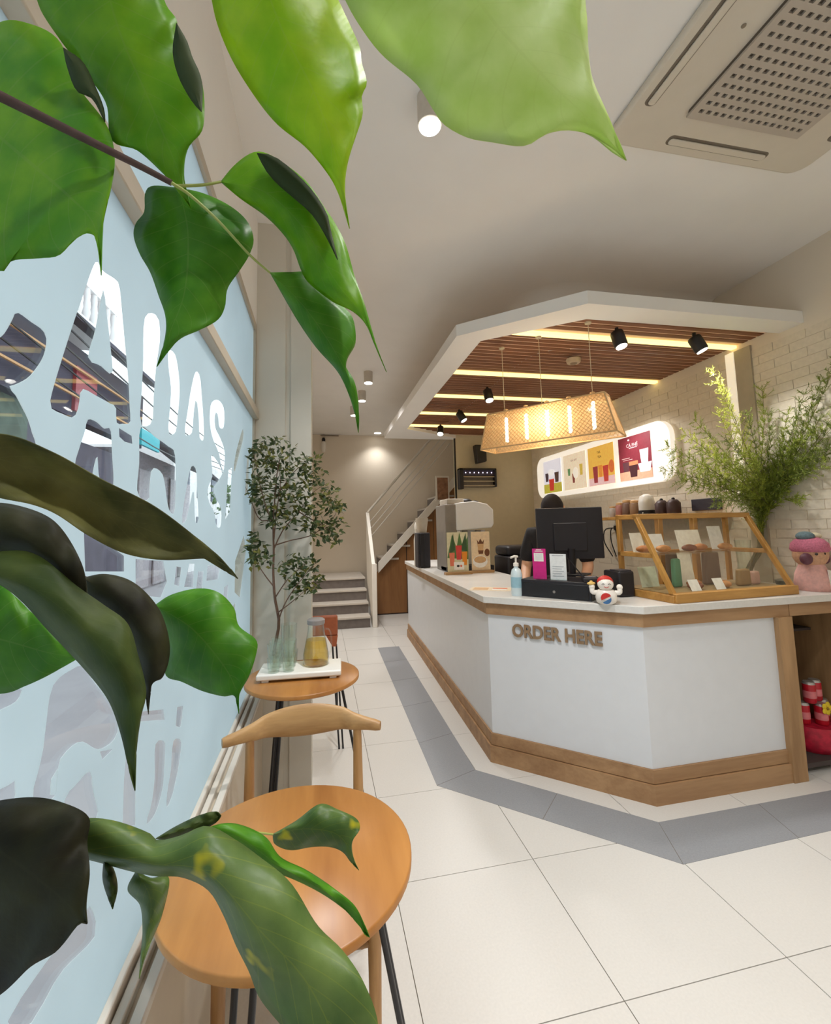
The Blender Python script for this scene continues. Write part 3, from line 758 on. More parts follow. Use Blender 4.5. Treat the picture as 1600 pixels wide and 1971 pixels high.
# ================================================================== THINGS ON THE COUNTER
def art(parent, O, U, V, N, w, h, bg, items, nm='print_ground', thick=.0015):
    """flat printed sheet: ground plus printed shapes, each its own thin layer. u,v in 0..1"""
    O, U, V, N = Vector(O), Vector(U), Vector(V), Vector(N)
    def p(u, v, d): return O+U*(u*w)+V*(v*h)+N*d
    g = MB().plate([p(0,0,0), p(1,0,0), p(1,1,0), p(0,1,0)], N*thick).build(nm, bg, parent)
    lay = thick+.0003
    for it in items:
        k = it[0]; lay += .0002; mb = MB()
        if k == 'rect':
            _, u0, v0, u1, v1, mt = it; mb.plate([p(u0,v0,lay), p(u1,v0,lay), p(u1,v1,lay), p(u0,v1,lay)], N*.0003)
        elif k == 'ell':
            _, cu_, cv_, ru, rv, mt = it; mb.plate([p(cu_+ru*math.cos(a), cv_+rv*math.sin(a), lay) for a in [2*PI*i/18 for i in range(18)]], N*.0003)
        elif k == 'cup':
            _, cu_, v0, ww, hh, mt = it; mb.plate([p(cu_-ww*.36,v0,lay), p(cu_+ww*.36,v0,lay), p(cu_+ww*.5,v0+hh,lay), p(cu_-ww*.5,v0+hh,lay)], N*.0003)
        elif k == 'poly':
            _, pts, mt = it; mb.plate([p(a, b, lay) for a, b in pts], N*.0003)
        elif k == 'text':
            _, s_, cu_, cv_, hh, mt = it[:6]
            me = text_mesh(s_, 1, .0, bold=it[6] if len(it) > 6 else .005)
            X_ = [v.co.x for v in me.vertices]; Y_ = [v.co.y for v in me.vertices]
            k_ = hh*h/max(.01, max(Y_)-min(Y_)); mx_ = (max(X_)+min(X_))/2; my_ = (max(Y_)+min(Y_))/2
            mb.add([p(cu_, cv_, lay)+U*((v.co.x-mx_)*k_)+V*((v.co.y-my_)*k_) for v in me.vertices], [tuple(f.vertices) for f in me.polygons])
            mb.build('lettering', mt, g); continue
        mb.build('printed_shape', mt, g)
    return g
def ink(r, g, b, e=0): return pm('ink_%d_%d_%d%s' % (r, g, b, '_lit' if e else ''), (r, g, b), .5, var=.08, scale=40, emit=e or None)
UX, UZ, NY = Vector((1,0,0)), Vector((0,0,1)), Vector((0,-1,0))

def place(x, y): p = at(x, y, Z=ZT); return p
# dark bottles and boxes at the far end of the counter
p = place(803, 1089)
t = thing('syrup_bottle', p, 'slim white-capped bottle at the far end of the counter', 'bottle')
MB().lathe([(.03, 0), (.032, .01), (.032, .3), (.02, .36), (.018, .42)], 16, p).build('bottle_body', pm('milky_plastic', (214,208,196), .4), t, smooth=True)
MB().lathe([(.02, .42), (.02, .47), (.008, .5)], 12, p).build('cap', WHITE, t, smooth=True)
p = place(820, 1094); p.y += .14
t = thing('coffee_grinder', p, 'dark square coffee grinder beside the espresso machine', 'grinder')
MB().cbox(p+Vector((0, 0, .19)), .14, .16, .38).build('grinder_body', DARK, t, bevel=.01)
MB().cbox(p+Vector((-.02, -.09, .19)), .05, .02, .36).build('front_strip', BLACKP, t, bevel=.004)
MB().lathe([(.05, .38), (.07, .52), (.072, .54)], 16, p).build('hopper', pm('smoky_hopper', (196,186,170), .3), t, smooth=True)
# espresso machine
p = at(884, 1099, Z=ZT); p.y = 4.33; p.x = 1.44
em = thing('espresso_machine', (p.x, p.y, ZT), 'white and silver espresso machine on the left counter run', 'coffee machine')
MW = pm('machine_white', (246,247,250), .25, var=.01); MS = pm('machine_steel', (150,144,138), .35, metal=.3, var=.06)
def xz(x, z, y): return Vector((p.x+x, y, ZT+z))
MB().box(p.x-.24, p.x-.12, p.y-.16, p.y+.2, ZT, ZT+.66).build('side_column', MS, em, bevel=.012, seg=3)
body = [(-.13,.40),(.24,.42),(.265,.46),(.265,.60),(.2,.66),(.06,.69),(-.13,.67)]
ub_ = MB().plate([xz(a, b, p.y-.17) for a, b in body], (0, .36, 0)).build('upper_body', MW, em, bevel=.012, seg=3)
MB().box(p.x-.125, p.x-.085, p.y-.15, p.y+.19, ZT, ZT+.40).build('white_pillar', MW, em, bevel=.006)
MB().box(p.x-.12, p.x+.25, p.y+.04, p.y+.19, ZT, ZT+.40).build('back_panel', MW, em, bevel=.006)
MB().box(p.x-.24, p.x+.25, p.y-.17, p.y+.04, ZT, ZT+.05).build('drip_tray', DARK, em, bevel=.006)
MB().lathe([(.02, 0), (.022, .02), (.018, .035)], 14, (p.x+.262, p.y-.05, ZT+.55), (1, 0, 0)).build('steam_knob', BLACKP, ub_, smooth=True)
MB().ball((p.x+.03, p.y, ZT+.69), .07, .07, .035).ball((p.x+.13, p.y, ZT+.68), .05, .05, .025).build('cup_pad', BLACKP, em, smooth=True)
MB().box(p.x-.2, p.x-.02, p.y-.1, p.y+.18, ZT+.66, ZT+.72).build('top_rack', pm('rack_steel', (198,190,178), .4), em, bevel=.01)
for kx in (-.02, .12):
    MB().lathe([(.028, -.05), (.03, 0)], 14, (p.x+kx, p.y-.09, ZT+.4)).build('group_head', MS, em, smooth=True)
# two acrylic drink stands on wooden bases
def standee(px0, px1, py, y, lab, bg, items, hh=.36):
    a, b = at(px0, py, Y=y), at(px1, py, Y=y)
    t = thing('menu_stand', ((a.x+b.x)/2, y, ZT), lab, 'menu stand', 'drink menu stands on the counter')
    MB().box(a.x-.02, b.x+.02, y-.035, y+.035, ZT, ZT+.022).build('wooden_base', OAK, t, bevel=.003)
    MB().box(a.x, b.x, y+.001, y+.005, ZT+.022, ZT+.03+hh).build('acrylic_sheet', CLEAR, t)
    art(t, (a.x+.006, y, ZT+.026), UX, UZ, NY, b.x-a.x-.012, hh, bg, items)
    return t
JU = dict(red=ink(206,66,60), org=ink(226,138,36), coral=ink(222,120,90), wht=ink(240,236,228), grn=ink(84,118,62), dgr=ink(58,86,50), brn=ink(112,68,42), cream=ink(232,206,168), tan=ink(206,164,116), blk=ink(50,40,36))
standee(861, 904, 1105, 3.93, 'acrylic stand printed with three fruit juices before green leaves', ink(214,206,170), [
 ('poly', [(0,.35),(.25,.95),(.45,.6),(.6,1),(.75,.6),(1,.9),(1,.3)], JU['grn']), ('poly', [(.1,.45),(.3,.98),(.38,.55)], JU['dgr']), ('poly', [(.62,.55),(.9,.98),(.95,.5)], JU['dgr']),
 ('cup', .22, .14, .26, .34, JU['coral']), ('cup', .55, .3, .3, .36, JU['red']), ('cup', .82, .16, .27, .34, JU['org']), ('rect', .3, .04, .78, .24, JU['wht']), ('ell', .5, .14, .07, .03, JU['blk']), ('ell', .64, .14, .05, .03, JU['coral'])])
standee(908, 946, 1104, 3.98, 'acrylic stand printed with an iced coffee and a coffee cup', JU['cream'], [
 ('cup', .5, .42, .34, .26, JU['tan']), ('cup', .5, .42, .3, .09, JU['brn']), ('poly', [(.34,.68),(.3,.8),(.4,.72),(.5,.82),(.6,.72),(.7,.8),(.66,.68)], JU['brn']),
 ('ell', .84, .45, .14, .1, JU['brn']), ('ell', .45, .22, .4, .16, JU['wht']), ('ell', .45, .27, .33, .09, JU['tan'])])
# menu sheet lying on the worktop
p = (at(905, 1132, Z=ZT)+at(985, 1138, Z=ZT))/2
t = thing('menu_sheet', p, 'flat pale menu sheet lying on the worktop near the sanitiser', 'menu')
ang = -.5; Ux = Vector((math.cos(ang), math.sin(ang), 0)); Vx = Vector((-Ux.y, Ux.x, 0))
art(t, p-Ux*.14-Vx*.06, Ux, Vx, UZ, .28, .17, ink(222,206,180), [('rect', .08, .2, .45, .8, JU['tan']), ('rect', .55, .55, .9, .8, JU['coral']), ('rect', .55, .2, .9, .45, JU['wht'])], 'sheet')
# hand sanitiser
p = place(996, 1146)
t = thing('hand_sanitiser', p, 'clear pump bottle of blue hand gel beside the cash drawer', 'bottle')
MB().lathe([(.034, 0), (.036, .01), (.036, .13), (.028, .16), (.014, .172), (.014, .18)], 20, p).build('bottle_body', pm('pale_gel', (206,222,228), .15), t, smooth=True)
MB().lathe([(.0363, .05), (.0363, .115)], 20, p).build('bottle_label', ink(150,190,206), t, smooth=True)
MB().lathe([(.017, .18), (.017, .2), (.006, .204), (.006, .235)], 14, p).tube([p+Vector((.012, 0, .24)), p+Vector((-.012, -.005, .243)), p+Vector((-.04, -.015, .236))], .007, 8).build('pump', WHITE, t, smooth=True)
# cash drawer set along the diagonal
dA, dB = place(1003, 1147), place(1137, 1158)
du = (dB-dA).normalized(); dnn = Vector((du.y, -du.x, 0));
if dnn.y > 0: dnn = -dnn
dw = .425; dc = dA+du*dw/2-dnn*.13
drawer = thing('cash_drawer', (dc.x, dc.y, ZT), 'long black cash drawer under the monitor', 'cash drawer')
dz = math.atan2(du.y, du.x)
MB().cbox(dc+Vector((0, 0, .052)), dw, .26, .104, dz).build('drawer_body', BLACKP, drawer, bevel=.004)
MB().cbox(dc+dnn*.131+Vector((0, 0, .048)), dw-.03, .006, .08, dz).build('drawer_front', BLACK, drawer, bevel=.002)
MB().lathe([(.008, 0), (.008, .004)], 12, dc+dnn*.133+Vector((0, 0, .04)), dnn).build('lock', MS, drawer, smooth=True)
ZD = ZT+.1045
# payment stands on the drawer
def card(px, py0, w_, h_, lab, bg, items, back):
    c = atp(px, py0, dA-dnn*back, dnn); c.z = ZD
    t = thing('payment_stand', c, lab, 'sign')
    MB().cbox(c-dnn*.02+Vector((0, 0, .004)), w_, .05, .008, dz).build('stand_foot', CLEAR, t)
    MB().plate([c-du*w_/2, c+du*w_/2, c+du*w_/2+UZ*h_, c-du*w_/2+UZ*h_], -dnn*.003).build('stand_sheet', bg, t)
    art(t, c-du*w_/2+dnn*.0002, du, UZ, dnn, w_, h_, bg, items)
PK = ink(208,28,128)
card(1040, 1115, .085, .185, 'tall pink payment stand with a white square panel on the cash drawer', PK, [('rect', .12, .58, .84, .86, JU['wht']), ('rect', .2, .62, .76, .83, ink(226,222,220)), ('rect', .2, .905, .8, .93, JU['wht']), ('rect', .3, .955, .7, .975, JU['wht'])], .05)
card(1076, 1116, .098, .155, 'white payment card on a clear stand beside the pink one', ink(232,234,234), [('rect', .15, .92, .85, .95, ink(176,178,182))]+[('rect', .15, .5-.09*k, .85-.12*(k % 2), .53-.09*k, ink(190,194,198)) for k in range(5)], .05)
# monitor seen from behind
mc = Vector((1.575, 2.66, 0)); mN = (Vector((-.30, -1, 0))).normalized(); mU = Vector((-mN.y, mN.x, 0))
if mU.x < 0: mU = -mU
mon = thing('pos_monitor', (mc.x, mc.y, ZD), 'large black monitor seen from behind above the cash drawer', 'monitor')
def mpt(px, py): return atp(px, py, mc, mN)
quad = [mpt(1030, 980), mpt(1157, 973), mpt(1168, 1074), mpt(1036, 1078)]
c_ = sum(quad, Vector())/4; hw = (quad[1]-quad[0]).length/2; hh_ = ((quad[0]-quad[3]).length)/2
MB().plate([c_-mU*hw-UZ*hh_, c_+mU*hw-UZ*hh_, c_+mU*hw+UZ*hh_, c_-mU*hw+UZ*hh_], -mN*.03).build('screen_shell', BLACKP, mon, bevel=.006, seg=3)
MB().plate([c_+mN*.001-mU*hw*.5-UZ*hh_*.7, c_+mN*.001+mU*hw*.5-UZ*hh_*.7, c_+mN*.001+mU*hw*.5+UZ*hh_*.4, c_+mN*.001-mU*hw*.5+UZ*hh_*.4], mN*.01).build('rear_bulge', BLACKP, mon, bevel=.015, seg=3)
MB().tube([Vector((c_.x, c_.y, c_.z-.1))+mN*.01, Vector((c_.x, c_.y, ZD+.01))+mN*.01], .022, 12).build('stand_neck', BLACK, mon, smooth=True)
MB().cbox((c_.x, c_.y, ZD+.006), .2, .14, .012, dz).build('stand_base', BLACK, mon, bevel=.003)
# receipt printer and small reader behind the figurine
p = Vector((1.78, 2.41, ZT))
t = thing('receipt_printer', p, 'black receipt printer beside the display cabinet', 'printer')
MB().cbox(p+Vector((0, 0, .075)), .105, .15, .15, 0).build('printer_body', BLACKP, t, bevel=.012, seg=3)
MB().cbox(p+Vector((.0, -.02, .152)), .085, .09, .01, 0).build('paper_cover', DARK, t, bevel=.004)
p = at(1150, 1112, Z=ZD); p = dc+du*.19+dnn*.06
t = thing('card_reader', (p.x, p.y, ZD), 'small black card reader with a cable on the cash drawer', 'card reader')
MB().cbox((p.x, p.y, ZD+.012), .09, .13, .024, dz+.4).build('reader_body', BLACKP, t, bevel=.006, seg=3)
MB().cbox((p.x, p.y, ZD+.0255), .06, .04, .002, dz+.4).build('screen', ink(150,146,150), t)
MB().tube(spl([Vector((p.x, p.y+.06, ZD+.012)), Vector((p.x-.02, p.y+.1, ZD+.06)), Vector((p.x-.05, p.y+.14, ZD+.12)), Vector((p.x-.09, p.y+.16, ZD+.15))], 12), .004, 6).build('cable', BLACK, t, smooth=True)
# lucky figurine
p = place(1168, 1162)
fg = thing('lucky_figurine', p, 'white smiling lucky figurine with red hood holding a gold ingot', 'figurine')
CER = pm('glazed_ceramic', (240,234,226), .25, var=.01); REDC = ink(196,44,40); GOLD = pm('gold_glaze', (226,190,110), .35)
fN = Vector((-.55, -1, 0)).normalized(); fU = Vector((-fN.y, fN.x, 0)); fU = fU if fU.x > 0 else -fU
k = 1.0
MB().lathe([(.036, 0), (.05, .01), (.056, .035), (.052, .06), (.04, .075)], 24, p).build('body', CER, fg, smooth=True)
MB().ball(p+Vector((0, 0, .105)), .042, .04, .036, 20, 12).build('head', CER, fg, smooth=True)
MB().ball(p+Vector((0, 0, .115))-fN*.01, .043, .04, .036, 20, 12).build('hood', REDC, fg, smooth=True)
for s in (-1, 1):
    MB().tube(spl([p+fU*s*.045+UZ*.06, p+fU*s*.068+UZ*.062+fN*.005, p+fU*s*.07+UZ*.085], 8), .013, 10).ball(p+fU*s*.07+UZ*.09, .016).build('arm', CER, fg, smooth=True)
    MB().tube(spl([p+fU*(s*.016-.007)+fN*.039+UZ*.108, p+fU*s*.016+fN*.0405+UZ*.112, p+fU*(s*.016+.007)+fN*.039+UZ*.108], 6), .0015, 6).build('eye', JU['blk'], fg)
MB().tube(spl([p+fU*-.012+fN*.039+UZ*.096, p+fN*.041+UZ*.091, p+fU*.012+fN*.039+UZ*.096], 8), .0014, 6).build('mouth', REDC, fg)
MB().ball(p-fU*.072+UZ*.108, .024, .016, .009).ball(p-fU*.072+UZ*.114, .01).build('ingot', GOLD, fg, smooth=True)
def disc(o, r, n=20, a0=0, a1=2*PI):
    return [o+fU*r*math.cos(a0+(a1-a0)*i/n)+UZ*r*math.sin(a0+(a1-a0)*i/n) for i in range(n+1)]
eo = p+fN*.0535-fU*.006+UZ*.038
MB().plate(disc(eo, .027, 16, .15*PI, 1.15*PI), fN*.004).build('emblem_upper', REDC, fg)
MB().plate(disc(eo-UZ*.006, .025, 16, 1.25*PI, 2.1*PI), fN*.004).build('emblem_lower', ink(60,108,158), fg)
# sockets with cables on the bar side
p = at(1188, 1016, X=XR-.03)
sk = thing('wall_socket', p, 'black plug and dangling cables on the wall beside the cabinet', 'socket')
MB().box(p.x, XR-.001, p.y-.05, p.y+.05, p.z-.04, p.z+.04).build('socket_plate', WHITE, sk)
MB().cbox(p+Vector((-.02, -.02, .0)), .04, .05, .05).build('plug', BLACK, sk, bevel=.006)
for i, dx in enumerate((.12, .0, -.1)):
    MB().tube(spl([p+Vector((-.03, .01*i, 0)), p+Vector((-.04, dx*.8+.05, -.02)), p+Vector((-.04, dx+.05, -.15)), p+Vector((-.03, dx*.5, -.3))], 12), .006, 6).build('cable', BLACK, sk, smooth=True)

# ---- pastry display cabinet
cA, cB = at(1300, 1162, Z=ZT), at(1535, 1143, Z=ZT)
cu_ = (cB-cA).normalized(); cn_ = Vector((-cu_.y, cu_.x, 0)); CWd = (cB-cA).length; CD = .41; CH = .60
def zat(q, y):
    lo, hi = 0, 3
    for _ in range(40):
        md = (lo+hi)/2; v = Vector((q.x, q.y, md))-Vector((0, 0, CAM_H)); yy = CY-F_PX*v.dot(_up)/v.dot(_fw)
        if yy > y: lo = md
        else: hi = md
    return lo
CH = zat(cA+cn_*(CD-.02), 996)-ZT
top_f = .25     # front edge of the top, distance back from the bottom front edge
cab = thing('pastry_cabinet', cA+cu_*CWd/2+cn_*CD/2, 'pine framed glass pastry cabinet with sloping front on the counter', 'display cabinet')
def cp(u, v, z): return cA+cu_*u+cn_*v+UZ*z
def bar_(name, a, b, w=.026, mat=CABW, p_=cab):
    d = (b-a); L_ = d.length; d.normalize(); s = d.cross(UZ); s = cu_.copy() if s.length < .2 else s.normalized(); t_ = s.cross(d).normalized()
    MB().plate([a-s*w/2-t_*w/2, a+s*w/2-t_*w/2, a+s*w/2+t_*w/2, a-s*w/2+t_*w/2], d*L_).build(name, mat, p_, bevel=.002, seg=1)
e = .013
for u in (e, CWd-e):
    bar_('back_post', cp(u, CD-e, 0), cp(u, CD-e, CH), mat=CABZ)
    bar_('sloping_post', cp(u, e, .03), cp(u, top_f, CH), mat=CABZ)
    bar_('side_rail', cp(u, .0, .02), cp(u, CD, .02), .04)
    bar_('side_rail', cp(u, top_f, CH), cp(u, CD, CH))
    bar_('side_rail', cp(u, .13, CH*.52), cp(u, CD, CH*.52))
bar_('front_rail', cp(0, e, .025), cp(CWd, e, .025), .05)
bar_('top_rail', cp(0, top_f, CH), cp(CWd, top_f, CH), .03)
bar_('back_rail', cp(0, CD-e, CH), cp(CWd, CD-e, CH), .03)
bar_('back_rail', cp(0, CD-e, CH*.52), cp(CWd, CD-e, CH*.52))
bar_('back_rail', cp(0, CD-e, .02), cp(CWd, CD-e, .02), .04)
for f in (.36, .68): bar_('back_post', cp(CWd*f, CD-e, 0), cp(CWd*f, CD-e, CH), .035, CABZ)
CAG = glassy('cabinet_glass', (255,254,250), .04, .03, 1, .3)
MB().plate([cp(.026, e+.002, .05), cp(CWd-.026, e+.002, .05), cp(CWd-.026, top_f-.002, CH-.013), cp(.026, top_f-.002, CH-.013)], -cn_*.003).build('front_pane', CAG, cab)
MB().plate([cp(.0, e, CH+.015), cp(CWd, e+top_f-.02, CH+.015), cp(CWd, CD, CH+.015), cp(0, CD, CH+.015)][0:0] or [cp(0, top_f-.01, CH+.016), cp(CWd, top_f-.01, CH+.016), cp(CWd, CD, CH+.016), cp(0, CD, CH+.016)], UZ*.004).build('top_pane', CAG, cab)
for u in (e-.002, CWd-e-.002): MB().plate([cp(u, .03, .04), cp(u, CD-.03, .04), cp(u, CD-.03, CH-.02), cp(u, top_f+.01, CH-.02)], cu_*.003).build('side_pane', CAG, cab)
MB().plate([cp(.015, .15, CH*.52), cp(CWd-.015, .15, CH*.52), cp(CWd-.015, CD-.03, CH*.52), cp(.015, CD-.03, CH*.52)], UZ*.006).build('shelf', CAG, cab)
MB().plate([cp(.02, .03, .04), cp(CWd-.02, .03, .04), cp(CWd-.02, CD-.03, .04), cp(.02, CD-.03, .04)], UZ*.004).build('tray_floor', pm('cabinet_floor', (150,128,92), .5), cab)
# contents
BREAD = [pm('crust_a', (176,112,62), .5, var=.2, scale=40), pm('crust_b', (196,138,84), .5, var=.2, scale=40), pm('crust_c', (124,70,50), .5, var=.25, scale=40)]
PAP = [ink(250,248,240), ink(214,224,208), ink(240,242,244)]
zs_, zb_ = CH*.52+.007, .0445
bl_ = [('shelf left end', .10, .30, zs_), ('shelf beside the left card', .22, .27, zs_), ('shelf in front of the wide card', .40, .25, zs_), ('shelf middle', .52, .28, zs_), ('shelf right end', .70, .26, zs_), ('lower tray left', .28, .12, zb_), ('lower tray centre', .36, .2, zb_), ('lower tray right', .48, .11, zb_)]
for i, (nm, u, v, z) in enumerate(bl_):
    q = cp(u*CWd/.9, v, z)
    t = thing('bread_roll', q, 'golden brown bread roll on the cabinet '+nm, 'bread', 'breads in the pastry cabinet')
    cr_ = MB().ball(q+UZ*.022, .048, .034, .0215, 14, 9).build('crust', BREAD[i % 3], t, smooth=True)
    MB().ball(q+UZ*.036, .03, .012, .009, 10, 6).build('glaze', BREAD[(i+1) % 3], cr_, smooth=True)
cd_ = [('small white price card at the left end of the cabinet shelf', .06, .34, zs_+.0, .09, .12, 0), ('pale printed card beside it on the cabinet shelf', .19, .34, zs_, .12, .11, 2), ('wide blank white card standing in the middle of the cabinet shelf', .42, .34, zs_, .19, .13, 0), ('tall white card at the right end of the cabinet shelf', .70, .35, zs_, .11, .15, 2),
 ('greenish card leaning inside the lower left of the cabinet', .07, .3, zb_, .13, .12, 1), ('upright white card behind the lower tray', .34, .26, zb_+.0, .10, .2, 0), ('small tilted price tag at the lower left', .20, .07, zb_, .07, .06, 2), ('small tilted price tag at the lower centre', .38, .07, zb_, .07, .06, 2)]
for lab, u, v, z, ww, hh, m_ in cd_:
    q = cp(u*CWd/.9, v, z)
    c2 = MB().plate([q, q+cu_*ww, q+cu_*ww+UZ*hh+cn_*.03, q+UZ*hh+cn_*.03], cn_*.002).build('price_card', PAP[m_])
    tag(c2, lab, 'card', 'cards in the pastry cabinet')
for i, (u, v, ww, hh, lab, mt) in enumerate([(.28, .3, .1, .2, 'dark brown packet standing behind the lower cabinet tray', ink(92,72,60)), (.50, .24, .13, .2, 'large brown packet standing in the middle of the lower cabinet tray', ink(112,88,72)), (.24, .22, .06, .17, 'green packet beside the sloping cabinet post', ink(92,150,120)), (.62, .12, .1, .1, 'clear bagged biscuits at the lower right of the cabinet', ink(150,120,78)), (.76, .14, .06, .08, 'pink wrapped snack at the lower right corner of the cabinet', ink(198,160,150))]):
    q = cp(u*CWd/.9, v, zb_)
    t = tag(MB().plate([q, q+cu_*ww, q+cu_*ww*.92+UZ*hh, q+cu_*ww*.08+UZ*hh], cn_*.035).build('snack_packet', mt, bevel=.012, seg=3), lab, 'packet', 'packets in the pastry cabinet')

# ---- wall shelf with jars behind the cabinet
sy0, sy1 = at(1392, 990, X=3.0).y, at(1168, 990, X=3.0).y; sz_ = at(1270, 992, X=3.0).z
sh = MB().box(2.86, XR-.012, sy0, sy1, sz_-.03, sz_).build('wall_shelf', CABW, bevel=.003)
tag(sh, 'long pine wall shelf behind the pastry cabinet', 'shelf')
zS = sz_+.0005
def sx3(px): return at(px, 985, X=2.96).y
for i, (px, hh, r, lab, c) in enumerate([(1178, .11, .035, 'small clear jar at the far end of the wall shelf', (170,160,150)), (1192, .14, .04, 'reddish jar second from the far end of the wall shelf', (150,96,84)), (1206, .16, .045, 'dark glass jar third from the far end of the wall shelf', (104,76,60)), (1221, .15, .045, 'brown jar beside the white dispenser on the wall shelf', (128,96,66))]):
    q = Vector((2.97, sx3(px), zS))
    t = thing('storage_jar', q, lab, 'jar', 'jars on the wall shelf')
    MB().lathe([(r*.95, 0), (r, .01), (r, hh*.8), (r*.8, hh*.86)], 16, q).build('jar_body', ink(*c), t, smooth=True)
    MB().lathe([(r*.85, hh*.86), (r*.85, hh), (r*.5, hh+.004)], 16, q).build('lid', JU['tan'], t, smooth=True)
q = Vector((2.95, sx3(1248), zS))
t = thing('cup_dispenser', q, 'domed white dispenser with black base on the wall shelf', 'dispenser')
MB().lathe([(.075, 0), (.075, .05)], 20, q).build('base', BLACKP, t, smooth=True)
MB().lathe([(.068, .05), (.07, .12), (.055, .18), (.02, .2)], 20, q).build('dome', pm('frosted_white', (226,222,214), .3), t, smooth=True)
MB().lathe([(.006, 0), (.006, .004)], 10, q+Vector((-.07, -.03, .025)), (-1, -.2, 0)).build('button', WHITE, t, smooth=True)
for px, lab in ((1273, 'left of two dark round tins on the wall shelf'), (1296, 'right of two dark round tins on the wall shelf')):
    q = Vector((2.97, sx3(px), zS))
    t = thing('dark_tin', q, lab, 'tin', 'dark tins on the wall shelf')
    MB().lathe([(.05, 0), (.055, .02), (.055, .1), (.03, .13)], 16, q).build('tin_body', ink(70,48,48), t, smooth=True)
    MB().ball(q+UZ*.135, .014).build('knob', BLACKP, t, smooth=True)
q = at(1361, 970, X=XR-.012); ya, yb_ = at(1390, 970, X=XR-.012).y, at(1333, 970, X=XR-.012).y
t = thing('wall_sign', (q.x, q.y, q.z-.04), 'small dark rectangular plate on the brick wall', 'sign')
MB().box(XR-.022, XR-.008, ya, yb_, q.z-.05, q.z+.045).build('plate', ink(54,50,62), t, bevel=.003)

# ---- plush doll, dark bowl at the counter's right end
p = Vector((2.975, 2.20, ZT))
pd = thing('plush_doll', p, 'pink plush doll in a knitted hat at the right end of the counter', 'doll')
PKF = pm('pink_knit', (196,112,136), .9, var=.2, scale=120, bump=.4); TANF = pm('tan_plush', (206,160,128), .9, var=.12, scale=80, bump=.3)
MB().lathe([(.085, 0), (.095, .03), (.085, .1), (.06, .16)], 24, p).build('dress', pm('pale_pink_cloth', (222,172,164), .9, var=.12, scale=50), pd, smooth=True)
MB().ball(p+UZ*.215, .092, .085, .08, 22, 14).build('head', TANF, pd, smooth=True)
MB().lathe([(.088, .235), (.098, .25), (.092, .285), (.07, .31), (.03, .325)], 24, p).build('hat', PKF, pd, smooth=True)
MB().ball(p+Vector((-.025, 0, .33)), .05, .045, .03).build('hat_pompom', pm('teal_wool', (104,124,132), .95, var=.2, scale=90, bump=.4), pd, smooth=True)
MB().ball(p+Vector((.04, 0, .33)), .04, .04, .022).build('hat_pompom', pm('cream_wool', (216,206,176), .95, var=.1, scale=90, bump=.4), pd, smooth=True)
for s in (-1, 1):
    MB().ball(p+Vector((s*.068-.02, -.04, .195)), .034, .03, .036).build('hair_bun', ink(96,52,66), pd, smooth=True)
    MB().ball(p+Vector((s*.03-.03, -.079, .225)), .008).build('eye', JU['blk'], pd, smooth=True)
MB().plate([p+Vector((.0, -.093, .02)), p+Vector((.07, -.075, .02)), p+Vector((.06, -.07, .12)), p+Vector((.0, -.085, .13))], (0, -.006, 0)).build('bib', JU['wht'], pd)
p = Vector((2.82, 2.26, ZT))
t = thing('dark_bowl', p, 'small dark green bowl beside the pastry cabinet', 'bowl')
MB().lathe([(.02, 0), (.024, .006), (.042, .06), (.04, .06), (.02, .01), (.001, .01)], 20, p).build('bowl', ink(56,64,54), t, smooth=True)
MB().ball(p+UZ*.058, .036, .036, .012).build('contents', ink(104,100,80), t, smooth=True)

# ---- red gift stack and flower in the open bay
CAN = pm('red_can', (190,26,44), .35, var=.15, scale=30); SILV = pm('can_silver', (190,188,186), .3, metal=.6)
bx = 2.80; by = 2.15
GIFT = pm('red_gift_paper', (176,24,52), .45, var=.35, scale=28)
base = thing('gift_basket', (bx+.10, by+.15, .061), 'red wrapped gift basket on the floor of the open bay', 'gift')
MB().lathe([(.11, .061), (.14, .1), (.14, .17), (.13, .207)], 24, (bx+.10, by+.10, 0)).build('basket', GIFT, base, smooth=True)
rows_ = [(.208, [(.005, .02), (.085, -.02), (.165, .03)]), (.3295, [(.04, .0), (.11, .02)])]
cl = {(0,0): 'lowest left', (0,1): 'lowest middle', (0,2): 'lowest right', (1,0): 'upper row left', (1,1): 'upper row right', (2,0): 'topmost'}
for r_, (z, L_) in enumerate(rows_):
    for c_i, (dx, dy) in enumerate(L_):
        q = Vector((bx+.03+dx, by+.06+dy, z))
        t = thing('drink_can', q, 'red drink can, %s of the stacked cans in the open bay' % cl[(r_, c_i)], 'can', 'red cans stacked in the bay')
        cb_ = MB().lathe([(.026, 0), (.032, .008), (.032, .108)], 20, q).build('can_body', CAN, t, smooth=True)
        MB().lathe([(.032, .108), (.027, .118), (.027, .121), (.001, .119)], 20, q).build('can_end', SILV, t, smooth=True)
        MB().lathe([(.0322, .03), (.0322, .07)], 20, q).build('printed_band', ink(214,120,126), cb_, smooth=True)
q = Vector((bx+.115, by+.015, .31))
fl_ = thing('paper_flower', q, 'yellow paper flower stuck on the red cans', 'flower')
for k in range(5):
    a = 2*PI*k/5; MB().ball(q+Vector((.022*math.cos(a), -.01, .022*math.sin(a))), .017, .005, .017, 10, 6).build('petal', ink(226,198,40), fl_, smooth=True)
MB().ball(q+Vector((0, -.014, 0)), .008).build('centre', ink(150,120,30), fl_, smooth=True)
q = Vector((2.66, 2.14, .43))
t = thing('gold_ornament', (q.x, q.y, .061), 'small gold hanging ornament beside the end post of the counter', 'ornament')
MB().tube([Vector((2.66, 2.16, .061)), Vector((2.66, 2.15, .43))], .004, 6).build('stick', ink(120,90,40), t)
MB().ball(q, .022).ball(q+Vector((-.04, 0, .03)), .014).build('gold_ball', pm('gold_foil', (214,150,50), .3, metal=.7), t, smooth=True)
q = Vector((2.75, 2.40, .7355))
